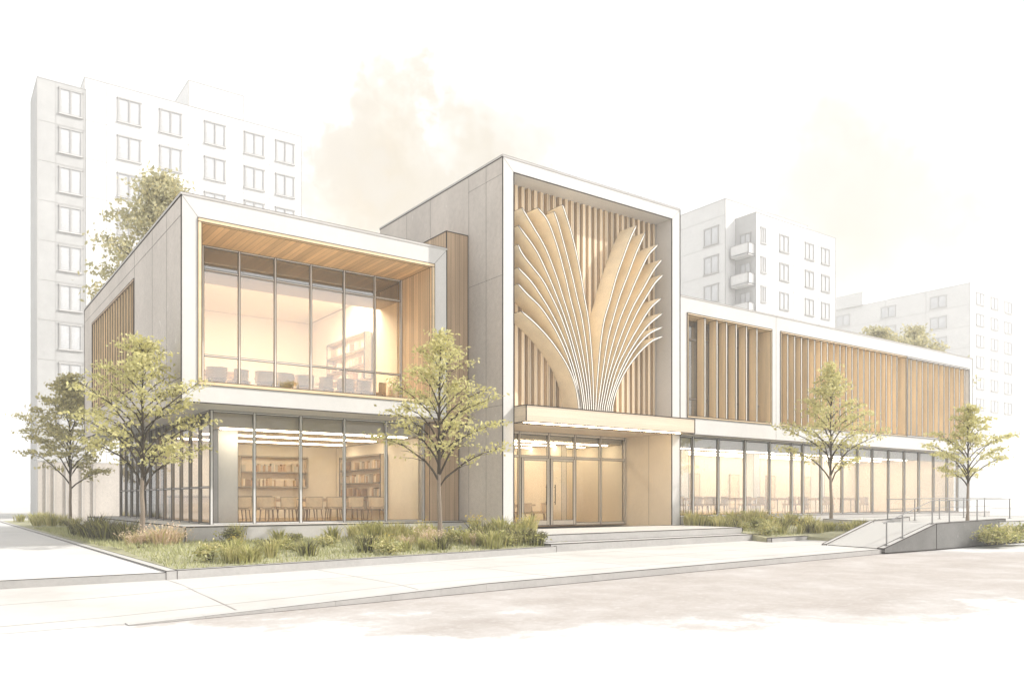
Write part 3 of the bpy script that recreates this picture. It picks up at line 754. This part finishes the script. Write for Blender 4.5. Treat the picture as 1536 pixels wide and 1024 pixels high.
a0, a1 = on_y(360, 9.7)[0], on_y(462, 9.7)[0]
bookcase('bookcase', 'wide wall bookcase on the back wall of the ground-floor corner room', a1-a0, 1.20, 2, ((a0+a1)/2, 9.70, 1.86), 0,
         'small book on the wide wall bookcase of the ground-floor corner room', 'books on the wide wall bookcase', .8)
bookcase('bookcase', 'tall bookcase against the side wall of the ground-floor corner room', 3.6, 2.05, 4, (-1.62, 7.2, 1.0), R(-90),
         'small book in the tall side-wall bookcase of the corner room', 'books in the tall side-wall bookcase', .8)
bookcase('bookcase', 'upstairs bookcase on the side wall behind the large window', 3.4, 1.7, 3, (-2.20, 7.2, 5.75), R(-90),
         'small book in the upstairs bookcase behind the large window', 'books in the upstairs bookcase', .75)
o = thing('counter', 'low wooden counter under the wide wall bookcase in the corner room', 'counter', (-6.2, 9.2, ZP+.012))
b = MB(); b.box(-1.8, 1.8, -.25, .25, .80, .85, 'table_top', .012); b.build('counter_top', o)
b = MB(); b.box(-1.75, 1.75, -.2, .22, 0, .799, 'timber_shelf', .012); b.build('cabinet', o)

# ------------------------------------------------------------------ trees
def rnd(a, b): return random.uniform(a, b)
def leafcloud(mb, c, rx, rz_, n, size, mat):
    for _ in range(n):
        p = Vector(c)+Vector((random.gauss(0, rx), random.gauss(0, rx), random.gauss(0, rz_)))
        nrm = Vector((rnd(-1, 1), rnd(-1, 1), rnd(-.2, 1.2))).normalized()
        x = nrm.orthogonal().normalized(); x = Matrix.Rotation(rnd(0, 6.28), 3, nrm) @ x; y = nrm.cross(x)
        s = size*rnd(.6, 1.35)
        mb.poly([p-x*s, p-x*s*.1+y*s*.5, p+x*s, p-x*s*.1-y*s*.5], mat)
def tree(name, label, loc, H, Wd, crown0, leafm, seed, nprim=24, leafsize=.085, dens=1., group=None, fork=.32, trunk_r=.07, lean=0., bark='trunk_bark'):
    random.seed(seed)
    o = thing(name, label, 'tree', loc, 0, group)
    tb = MB(); lb = MB()
    n = 12; pts = []; rad = []
    for i in range(n+1):
        t_ = i/n; pts.append((lean*t_*t_+rnd(-1, 1)*.02*H/6, rnd(-1, 1)*.02*H/6, H*.97*t_)); rad.append(trunk_r*(1-.9*t_**.8)+.004 if i else trunk_r*1.35)
    k = max(2, int(n*fork)+1)
    tb.tube(pts[:k+1], rad[:k+1], bark, 8); tb.tube(pts[k:], rad[k:], 'branch_bark', 6)
    def at(h):
        q = h/(H*.97)*n; i = min(int(q), n-1); f = q-i
        return Vector(pts[i]).lerp(Vector(pts[i+1]), f), rad[i]*(1-f)+rad[i+1]*f
    for j in range(nprim):
        f = j/(nprim-1); h = H*(crown0+(.95-crown0)*f**.9)
        p, r = at(h)
        az = j*2.4+rnd(-.5, .5)
        g_ = (h/H-crown0)/(1-crown0)
        prof = (1-g_)**.95*(.8+.2*min(1, g_*5))
        ln = Wd*.5*max(.13, prof)*rnd(.68, 1.25)
        d = Vector((math.cos(az), math.sin(az), 0)); br = [p]; el = R(59+9*g_+rnd(-6, 6)); seg = 6; drp = .88-.38*g_
        for s in range(seg):
            e_ = el*(1-drp*(s/seg)**.8)
            p = p+(d*math.cos(e_)+Vector((0, 0, math.sin(e_))))*ln*1.18/seg+Vector((rnd(-1, 1), rnd(-1, 1), rnd(-1, 1)))*ln*.025
            br.append(p)
        r0 = min(r*.62, .045*H/6)
        tb.tube(br, [r0*(1-.85*s/seg)+.003 for s in range(seg+1)], 'branch_bark', 5)
        for s in range(2, seg+1):
            for q in range(2):
                az2 = az+rnd(.35, 1.2)*(1 if q else -1); l2 = ln*rnd(.22, .42)*(1.1-.1*s)
                e2 = R(rnd(10, 45)); st = br[s]
                mid = st+Vector((math.cos(az2)*math.cos(e2), math.sin(az2)*math.cos(e2), math.sin(e2)))*l2*.55
                end = st+Vector((math.cos(az2)*math.cos(e2*.4), math.sin(az2)*math.cos(e2*.4), math.sin(e2*.7)))*l2
                tb.tube([st, mid, end], [r0*.34, r0*.22, .003], 'branch_bark', 4)
                sc = H/6
                if rnd(0, 1) < .72:
                    leafcloud(lb, end, .16*sc, .055*sc, int(rnd(8, 22)*dens*(1.25-.75*g_)), leafsize, leafm)
                    leafcloud(lb, mid, .11*sc, .04*sc, int(rnd(1, 6)*dens), leafsize, leafm)
            if s > 4: leafcloud(lb, br[s], .15*H/6, .06*H/6, int(rnd(8, 18)*dens*(1.2-.7*g_)), leafsize, leafm)
    top, _ = at(H*.96)
    for q in range(7): leafcloud(lb, top+Vector((rnd(-.12, .12), rnd(-.12, .12), rnd(-.5, .12)))*H/6, .09*H/6, .12*H/6, int(10*dens), leafsize, leafm)
    t_ob = tb.build('trunk', o); l_ob = lb.build('crown', o)
    return o
G = 'young trees planted around the library'
tree('street_tree', 'young yellow-green tree in the corner bed before the louvred flank', (-10.4, 1.6, .2), 5.45, 4.6, .25, 'leaf_spring', 3, 36, .058, 1.05, G)
tree('street_tree', 'young yellow-green tree in front of the timber strip beside the tower', (-3.75, -2.34, .22), 5.75, 3.9, .26, 'leaf_spring', 7, 35, .058, .95, G)
tree('street_tree', 'young yellow-green tree in the bed before the slatted wing', (13.39, -3.08, .3), 6.3, 4.6, .26, 'leaf_spring', 15, 34, .068, .9, G)
tree('street_tree', 'young tree on the terrace behind the grey retaining wall, farthest right', (13.75, -8.0, .66), 3.95, 3.1, .26, 'leaf_spring', 21, 30, .055, .9, G, trunk_r=.05)
tree('street_tree', 'olive-green young tree farthest left, beside the footpath', (on_y(105, 19.3)[0], 19.3, .18), 6.7, 5.3, .25, 'leaf_olive', 33, 38, .082, 1.3, G)
tree('park_tree', 'tall olive tree rising behind the left box', (-5.7, 21., 0), 17.6, 7.8, .45, 'leaf_far', 41, 38, .12, 2.2, None, .5, .24)
for i, (u, y, h, w, lb_) in enumerate(((1318, 17, 16.6, 10, 'grey-green tree showing over the wing roof, nearer the white block'), (1372, 18, 17.8, 11, 'grey-green tree showing over the wing roof, nearer its far end'))):
    tree('park_tree', lb_, (on_y(u, y)[0], y, 0), h, w, .45, 'leaf_far', 50+i, 28, .16, 1.4, 'trees behind the wing roof', .5, .22)

# ------------------------------------------------------------------ planting
random.seed(5)
def grass_mesh(n, hh, spread, mats, wid=.014, droop=.5, seeds=None):
    b = MB()
    for _ in range(n):
        a = rnd(0, 6.283); r = abs(random.gauss(0, spread*.35)); h = hh*rnd(.5, 1.1); out_ = h*rnd(.15, droop)
        c = Vector((math.cos(a)*r, math.sin(a)*r, 0)); a2 = a+rnd(-.7, .7); d = Vector((math.cos(a2), math.sin(a2), 0)); sd = Vector((-d.y, d.x, 0))*wid*rnd(.7, 1.4)
        p0, p1, p2 = c, c+d*out_*.35+Vector((0, 0, h*.6)), c+d*out_+Vector((0, 0, h*rnd(.8, 1.)))
        mm = random.choice(mats)
        i = len(b.v); b.v += [tuple(p0-sd), tuple(p0+sd), tuple(p1+sd*.8), tuple(p1-sd*.8), tuple(p2)]
        b.f += [(i, i+1, i+2, i+3), (i+3, i+2, i+4)]; b.m += [b.mi(mm)]*2
        if seeds and rnd(0, 1) < .3: leafcloud(b, p2, .02, .05, 3, .03, seeds)
    return b
def bush_mesh(n, rx, h, mats, ls=.05):
    b = MB()
    for k in range(9):
        a = rnd(0, 6.28); e = Vector((math.cos(a)*rx*rnd(.3, .9), math.sin(a)*rx*rnd(.3, .9), h*rnd(.5, 1)))
        b.tube([(0, 0, 0), e*.5+Vector((0, 0, .03)), e], [.012, .008, .003], 'branch_bark', 4)
        leafcloud(b, e*.9, rx*.28, h*.16, n//9, ls, random.choice(mats)); leafcloud(b, e*.55, rx*.3, h*.18, n//14, ls, random.choice(mats))
    for f in range(len(b.v)):
        x, y, z_ = b.v[f]; b.v[f] = (x, y, max(z_, -.02))
    return b
PROTO = {}
KIND = dict(
    green=('grass_clump', 'grass', lambda: grass_mesh(150, .55, .35, ['grass_green', 'grass_green', 'grass_straw'], .014, .8), 'arching green grass clump'),
    straw=('grass_clump', 'grass', lambda: grass_mesh(140, .62, .28, ['grass_straw', 'grass_straw', 'grass_green'], .011, .6), 'straw-coloured upright grass clump'),
    dark=('grass_clump', 'grass', lambda: grass_mesh(170, .60, .40, ['grass_dark', 'grass_dark', 'grass_green'], .013, .9), 'dark arching grass clump'),
    blush=('grass_clump', 'grass', lambda: grass_mesh(190, .60, .38, ['grass_blush', 'grass_blush', 'grass_straw'], .012, .9, 'grass_blush'), 'pale pink feathery grass clump'),
    bush=('shrub', 'shrub', lambda: bush_mesh(380, .36, .42, ['grass_green', 'grass_straw', 'cover_green'], .04), 'low rounded green shrub'),
    olive=('shrub', 'shrub', lambda: bush_mesh(380, .34, .36, ['grass_dark', 'grass_green'], .038), 'low dark olive shrub'),
    yellow=('flowering_plant', 'plant', lambda: grass_mesh(70, .6, .2, ['grass_green', 'grass_straw'], .011, .5, 'flower_yellow'), 'tall yellow-flowered plant'),
)
def plant(kind, x, y, z_, s, where):
    nm, cat, fn, desc = KIND[kind]
    protos = PROTO.setdefault(kind, [])
    if len(protos) < 3: o = fn().build(nm); protos.append(o)
    else: o = random.choice(protos).copy(); COL.objects.link(o)
    o.location = (x, y, z_); o.rotation_euler.z = rnd(0, 6.28); o.scale = (s, s, s*rnd(.65, 1.0))
    tag(o, '%s %s' % (desc, where), cat, '%s %s' % (desc+'s', where))
A = 'in the bed before the corner room'
def bedz(x, y): return .15+.12*max(0., min(1., (y+5.5)/6))
def yk(x): return -6.15+(x+11.43)*.176        # front edge of the corner bed
for i in range(16):
    x = rnd(-10.6, -4.5); y = yk(x)+rnd(.35, 1.5); plant(random.choice(('green', 'dark', 'straw', 'bush', 'green', 'dark')), x, y, bedz(x, y), rnd(.55, .95), A)
for i in range(26):
    x = rnd(-9.6, -2.0); y = rnd(-4.2, .7)
    if y < yk(x)+.5: continue
    plant(random.choice(('green', 'straw', 'bush', 'dark', 'olive', 'yellow')), x, y, bedz(x, y), rnd(.55, .95), A)
for i in range(14):
    x = rnd(-5.6, -2.6); y = rnd(-2.2, .9); plant(random.choice(('green', 'straw', 'yellow', 'olive', 'green')), x, y, bedz(x, y), rnd(.9, 1.35), 'around the tree beside the tower')
for x, y in ((-4.9, -2.6), (-4.5, -3.1), (-4.2, -2.7), (-3.3, -3.4)): plant('blush', x, y, .2, rnd(.6, .8), 'left of the tree beside the tower')
for i in range(24):
    x = rnd(-3.6, -1.75); y = yk(x)+rnd(.3, 2.6); plant(random.choice(('green', 'bush', 'olive', 'bush', 'dark')), x, y, bedz(x, y), rnd(.75, 1.15), 'at the steps end of the corner bed')
for i in range(9):
    x = rnd(-2.2, -.35); y = rnd(-3.3, -.3); plant(random.choice(('straw', 'yellow', 'green')), x, y, .42 if y > -3.6 else .25, rnd(.8, 1.1), 'at the foot of the tower')
for x, y in ((-10.7, .9), (-10.45, 1.05), (-9.95, .5), (-9.75, .95), (-10.2, .45)): plant('blush', x, y, .2, rnd(.8, 1.05), 'around the left tree in the corner bed')
for i in range(10):
    y = rnd(3.5, 9.5); plant('dark', rnd(-10.9, -9.8), y, .2, rnd(1.0, 1.45), 'along the left side plinth')
for i in range(12):
    y = rnd(9, 30); plant(random.choice(('olive', 'green', 'straw')), rnd(-11., -9.8), y, .2, rnd(.9, 1.4), 'along the far left plinth')
def bz(x, y): return .15+max(0, (y+4.5))*.055
for i in range(46):
    x = rnd(7.9, 13.); y = rnd(-4.2, -.2)
    if x < 8.2+(-1.6-y)*.0 and y > -2.5: continue
    if y < -4.45+.11*(x-8): continue
    plant(random.choice(('straw', 'green', 'straw', 'bush', 'dark', 'yellow')), x, y, bz(x, y), rnd(.75, 1.15), 'in the bed beside the ramp')
for i in range(22):
    x = rnd(9.4, 14.6); y = rnd(-2.2, .1); plant(random.choice(('straw', 'bush', 'olive', 'yellow', 'green')), x, y, bz(x, y), rnd(.9, 1.4), 'below the wing windows')
for i in range(16):
    x = rnd(10.1, 11.7); y = rnd(-6.3, -4.3); plant(random.choice(('straw', 'bush', 'green', 'olive')), x, y, .12+max(0, x-10)*.1, rnd(.8, 1.15), 'against the ramp landing')
for i in range(9):
    plant(random.choice(('bush', 'olive', 'bush')), rnd(11.8, 15.2), rnd(-9.6, -9.2), 0, rnd(1.1, 1.6), 'against the grey ramp wall')

# ground cover between the clumps
random.seed(9)
b = MB()
def cover(n, fx_, fy_, fz_, ok):
    for _ in range(n):
        x, y = fx_(), fy_()
        if not ok(x, y): continue
        z_ = fz_(x, y)-.015; h = rnd(.04, .13); a = rnd(0, 6.28); w = rnd(.008, .02); lx, ly = rnd(-.06, .06), rnd(-.06, .06)
        b.poly([(x-math.cos(a)*w, y-math.sin(a)*w, z_), (x+math.cos(a)*w, y+math.sin(a)*w, z_), (x+lx, y+ly, z_+h)], 'cover_green')
cover(13000, lambda: rnd(-11.35, -.1), lambda: rnd(-6.1, 1.2), bedz, lambda x, y: y > yk(x)+.1 and not (x > -1.7 and y < -3.5))
cover(5000, lambda: rnd(-11.35, -9.5), lambda: rnd(1.2, 18), lambda x, y: .2, lambda x, y: True)
cover(5000, lambda: rnd(7.9, 15), lambda: rnd(-4.3, .2), bz, lambda x, y: not (x < 8.4 and y > -2.6) and y > -4.4+.11*(x-8))
o = b.build('grass'); tag(o, 'short grey-green ground cover carpeting the planting beds', 'grass', None, 'stuff')

# ------------------------------------------------------------------ city blocks behind
def block_window(w, h, ink, fm='block_white', im='pale_ink'):
    f = MB()
    f.box(-w/2-.06, w/2+.06, -.10, .0, -.10, -.0, fm, ink, im); f.box(-w/2-.05, w/2+.05, -.06, .0, h, h+.08, fm, ink, im)
    f.box(-w/2, -w/2+.07, -.05, 0, 0, h, fm, ink, im); f.box(w/2-.07, w/2, -.05, 0, 0, h, fm, ink, im); f.box(-.03, .03, -.05, 0, 0, h, fm, ink, im)
    p = MB(); p.poly([(-w/2, -.012, 0), (w/2, -.012, 0), (w/2, -.012, h), (-w/2, -.012, h)], 'block_pane')
    return f, p
WM = {}
def put_window(par, x, y, z_, w, h, rz=0., ink=.035, im='pale_ink'):
    k = (round(w, 2), round(h, 2), ink, im)
    if k not in WM:
        f, p = block_window(w, h, ink, im=im); fo = f.build('window', par); po = p.build('pane', fo); WM[k] = (fo, po)
    else:
        fo = WM[k][0].copy(); COL.objects.link(fo); po = WM[k][1].copy(); COL.objects.link(po); po.parent = fo; fo.parent = par
    fo.location = Vector((x, y, z_))-par.location; fo.rotation_euler.z = rz
# left block
Y1 = 48.
xa, za = on_y(127, Y1, 122); xb_, zb_ = on_y(452, Y1, 205); xg = on_y(56, Y1-.6)[0]
AP = thing('apartment_block', 'pale apartment block towering behind the left box', 'apartment block', (xa, Y1, 0))
off = AP.location
b = MB(); b.box(xa, xb_, Y1, Y1+14, 0, zb_, 'block_white', .05, 'pale_ink')
for i in range(1, 11): b.bar((xa, Y1, zb_-.9-2.93*i+.6), (xb_, Y1, zb_-.9-2.93*i+.6), .03, 'faint_ink')
for u in (160, 210, 283, 365, 405): x = on_y(u, Y1)[0]; b.bar((x, Y1, 0), (x, Y1, zb_), .03, 'faint_ink')
b.build('wall', AP, off)
b = MB(); x0, x1 = on_y(283, Y1)[0], on_y(365, Y1)[0]; b.box(x0, x1, Y1+.02, Y1+8, zb_, zb_+2.1, 'block_white', .05, 'pale_ink'); b.build('roof_room', AP, off)
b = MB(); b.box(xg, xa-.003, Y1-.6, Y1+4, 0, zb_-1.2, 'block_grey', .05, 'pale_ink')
for i in range(1, 11): b.bar((xg, Y1-.6, zb_-1.4-2.93*i), (xa, Y1-.6, zb_-1.4-2.93*i), .035, 'pale_ink')
for u in (84, 126): x = on_y(u, Y1-.6)[0]; b.bar((x, Y1-.6, 0), (x, Y1-.6, zb_-1.2), .03, 'pale_ink')
b.build('stair_bay', AP, off)
zr = on_y(428, Y1, 244)[1]
for (u0, u1) in ((181, 207), (240, 272), (308, 337), (367, 396), (415, 440)):
    x0, x1 = on_y(u0, Y1)[0], on_y(u1, Y1)[0]
    for k in range(9): put_window(AP, (x0+x1)/2, Y1-.004, zr-2.93*k, 1.65, 1.75)
x0, x1 = on_y(88, Y1-.6)[0], on_y(124, Y1-.6)[0]
for k in range(9): put_window(AP, (x0+x1)/2, Y1-.604, zr-.75-2.93*k, x1-x0-.1, 1.8)
# right block
YA = 36.
xA, zA = on_y(1088, YA, 298); xBk = on_y(1103, YA)[0]; yB = on_x(1134, xBk)[0]; zB = on_x(1134, xBk, 318)[1]
xBr = on_y(1253, yB)[0]
AP2 = thing('apartment_block', 'pale apartment block with corner balconies behind the wing roof', 'apartment block', (xA, YA, 0)); off = AP2.location
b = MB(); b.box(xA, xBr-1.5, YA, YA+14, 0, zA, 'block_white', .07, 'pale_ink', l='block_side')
fl = 3.0
for i in range(1, 7): b.bar((xA, YA, zA-1.7-(i-1)*fl*1.02), (xA, YA+14, zA-1.7-(i-1)*fl*1.02), .04, 'faint_ink')
b.build('wall', AP2, off)
b = MB(); b.box(xBk, xBr, yB, YA-.003, 0, zB, 'block_white', .07, 'pale_ink', l='block_grey')  # grey left face: its shade is put into the colour
for i in range(6): b.bar((xBk, yB, zB-1.6-i*fl), (xBr, yB, zB-1.6-i*fl), .04, 'faint_ink')
for u in (1158, 1190, 1200, 1228): x = on_y(u, yB)[0]; b.bar((x, yB, 0), (x, yB, zB), .04, 'pale_ink')
b.build('front_bay', AP2, off)
b = MB(); b.box(xA+1, xA+12, YA+14.003, YA+30, 0, zA-2.4, 'block_white', .06, 'faint_ink'); b.build('rear_bay', AP2, off)
ztop = on_y(1176, yB, 378)[1]
fls = ztop-on_y(1176, yB, 421)[1]
for (u0, u1) in ((1168, 1184), (1207, 1221), (1231, 1245)):
    x0, x1 = on_y(u0, yB)[0], on_y(u1, yB)[0]
    for k in range(6): put_window(AP2, (x0+x1)/2, yB-.004, ztop-fls*k, 1.6, 1.75, 0, .06)
x0 = on_y(1145, yB)[0]
for k in range(6): put_window(AP2, x0, yB-.004, ztop-fls*k+.3, .8, 1.6, 0, .06, 'faint_ink')
y0 = on_x(1067, xA)[0]
for k in range(6): put_window(AP2, xA-.004, y0, on_x(1067, xA, 367)[1]-fls*k, 2.0, 1.8, R(-90), .06)
ym = (yB+YA)/2
zb0 = on_x(1134, xBk, 383)[1]
for k in range(5):
    b = MB(); zz = zb0-fls*k
    b.box(xBk-1.15, xBk-.004, yB+.2, YA-.3, zz, zz+.16, 'block_white', .06, 'pale_ink'); b.box(xBk-1.15, xBk-1.03, yB+.2, YA-.3, zz+.16, zz+1.25, 'block_side', .06, 'pale_ink')
    b.box(xBk-1.03, xBk-.004, yB+.2, yB+.32, zz+.16, zz+1.25, 'block_white', .06, 'pale_ink'); b.box(xBk-1.03, xBk-.004, YA-.42, YA-.3, zz+.16, zz+1.25, 'block_white')
    b.build('balcony', AP2, off)
    put_window(AP2, xBk-.004, ym, zz+.5, min(1.6, (YA-yB)*.5), 2.1, R(-90), .06)
# far right block
Y3 = 40.
xc, zc = on_y(1455, Y3, 424)
AP3 = thing('apartment_block', 'faint grey block at the far right beyond the wing end', 'apartment block', (xc, Y3, 0)); off = AP3.location
b = MB(); b.box(xc, xc+18, Y3, Y3+60, 0, zc, 'block_white', .09, 'faint_ink', l='block_side')
for i in range(1, 8): b.bar((xc, Y3, zc-3.4*i), (xc, Y3+60, zc-3.4*i), .06, 'faint_ink'); b.bar((xc, Y3, zc-3.4*i), (xc+18, Y3, zc-3.4*i), .06, 'faint_ink')
for i in range(1, 9): b.bar((xc, Y3+7*i, 0), (xc, Y3+7*i, zc), .06, 'faint_ink')
b.build('wall', AP3, off)
b = MB(); b.box(xc-.4, xc+9, Y3+18, Y3+40, zc, zc+2.2, 'block_white', .06, 'faint_ink', l='block_side'); b.build('roof_room', AP3, off)
for k in range(6):
    for q in range(6): put_window(AP3, xc-.004, Y3+5+8.5*q, zc-3.0-3.4*k, 2.6, 1.8, R(-90), .07, 'faint_ink')
    for q in range(3): put_window(AP3, xc+3.5+5*q, Y3-.004, zc-3.0-3.4*k, 2.6, 1.8, 0, .07, 'faint_ink')
# low wall at the far left
gx0, gz = on_y(57, 34, 692); gx1 = on_y(215, 34)[0]
o = thing('garden_wall', 'grey garden wall with posts at the far left behind the olive tree', 'wall', (gx0, 34, 0))
b = MB(); b.box(gx0, gx1, 34, 34.25, 0, gz, 'concrete_side', .03, 'pale_ink'); b.build('panel', o, (gx0, 34, 0))
for u in (70, 82, 100, 124, 141): x = on_y(u, 34)[0]; b = MB(); b.box(x-.06, x+.06, 33.9, 33.997, 0, gz+.05, 'concrete_side', .02, 'pale_ink'); b.build('post', o, (gx0, 34, 0))

# ------------------------------------------------------------------ sky, sun, camera
w = bpy.data.worlds.new('World'); SC.world = w; w.use_nodes = True
nt = w.node_tree; nt.nodes.clear()
SUN_AZ, SUN_EL = math.atan2(-1., 1.5), R(38)                 # towards the sun: right and in front of the facade
out = nt.nodes.new('ShaderNodeOutputWorld'); bg = nt.nodes.new('ShaderNodeBackground')
sky = nt.nodes.new('ShaderNodeTexSky'); sky.sky_type = 'NISHITA'; sky.sun_disc = False
sky.sun_elevation = SUN_EL; sky.sun_rotation = math.pi/2-SUN_AZ; sky.air_density = 1; sky.dust_density = 3
tc = nt.nodes.new('ShaderNodeTexCoord').outputs['Generated']
sk = mul(nt, sky.outputs[0], (.10, .10, .10))
# high white overcast over nearly the whole sky, with peach cumulus low in the north
def blob(d, rad, soft, nscale, ns):
    d = Vector(d).normalized()
    vm = N(nt, 'ShaderNodeVectorMath', operation='DISTANCE'); nt.links.new(tc, vm.inputs[0]); vm.inputs[1].default_value = d
    n_ = noise(nt, tc, nscale, 10, .62)
    a = N(nt, 'ShaderNodeMath', operation='MULTIPLY_ADD'); nt.links.new(n_, a.inputs[0]); a.inputs[1].default_value = ns; nt.links.new(vm.outputs['Value'], a.inputs[2])
    return ramp(nt, a.outputs[0], [(rad+ns*.5-soft, 1), (rad+ns*.5, .55), (rad+ns*.5+soft*.35, 0)])
def sky_dir(u, v):
    r = (u-768)/1210.; z_ = (749.-v)/1210.
    return Vector((CB*r+CA, -CA*r+CB, z_))
white = (1.0, 1.0, .998)
c = mul(nt, sk, white, .97, 'MIX')
for (u, v, rad, soft, ns_, col) in ((570, 255, .09, .06, .30, (.665, .575, .435)), (690, 275, .085, .08, .30, (.68, .62, .52)), (515, 215, .05, .05, .3, (.69, .635, .55)), (850, 200, .01, .06, .25, (.74, .71, .66)),
                                   (1290, 345, .085, .12, .3, (.69, .635, .54)), (1130, 265, .05, .09, .25, (.73, .69, .63)), (1400, 290, .04, .09, .25, (.72, .685, .62))):
    c = mul(nt, c, col, blob(sky_dir(u, v), rad, soft, 9., ns_), 'MIX')
nt.links.new(c, bg.inputs[0]); bg.inputs[1].default_value = 1.0
nt.links.new(bg.outputs[0], out.inputs[0])
l = bpy.data.lights.new('sun', 'SUN'); l.energy = 4.2; l.angle = R(.8); l.color = (1, .96, .90)
lo = bpy.data.objects.new('sun', l); COL.objects.link(lo)
sd = Vector((math.cos(SUN_AZ)*math.cos(SUN_EL), math.sin(SUN_AZ)*math.cos(SUN_EL), math.sin(SUN_EL)))
lo.rotation_euler = sd.to_track_quat('Z', 'Y').to_euler(); lo.location = (20, -30, 40)

HAZE = .0019
if HAZE:
    hm = bpy.data.materials.new('haze'); hm.use_nodes = True; ht = hm.node_tree; ht.nodes.clear()
    ho = ht.nodes.new('ShaderNodeOutputMaterial'); pv = ht.nodes.new('ShaderNodeVolumePrincipled'); pv.inputs['Density'].default_value = HAZE
    pv.inputs['Color'].default_value = (.985, .985, .98, 1); ht.links.new(pv.outputs[0], ho.inputs['Volume']); M['haze'] = hm
    b = MB(); b.box(-K-5, K+5, -K-5, K+5, -1.2, 52, 'haze'); o = b.build('haze'); tag(o, 'pale haze in the air between the library and the blocks behind', 'haze', None, 'stuff')
SC.cycles.volume_bounces = 2
cam = bpy.data.cameras.new('camera'); co = bpy.data.objects.new('camera', cam); COL.objects.link(co)
cam.sensor_width = 36; cam.lens = 36*1210/1536.; cam.shift_y = (749-512)/1536.; cam.clip_end = 2000; cam.clip_start = .05
co.location = CAM
fwd = Vector((CA, CB, 0)); co.rotation_euler = (math.pi/2, 0, math.atan2(fwd.y, fwd.x)-math.pi/2)
SC.camera = co
SC.view_settings.view_transform = 'Standard'; SC.view_settings.look = 'None'; SC.view_settings.exposure = .27; SC.view_settings.gamma = 1
SC.cycles.use_denoising = True
SC.cycles.max_bounces = 10; SC.cycles.diffuse_bounces = 5; SC.cycles.transparent_max_bounces = 16; SC.cycles.caustics_reflective = False; SC.cycles.caustics_refractive = False
SC.cycles.sample_clamp_indirect = 6.
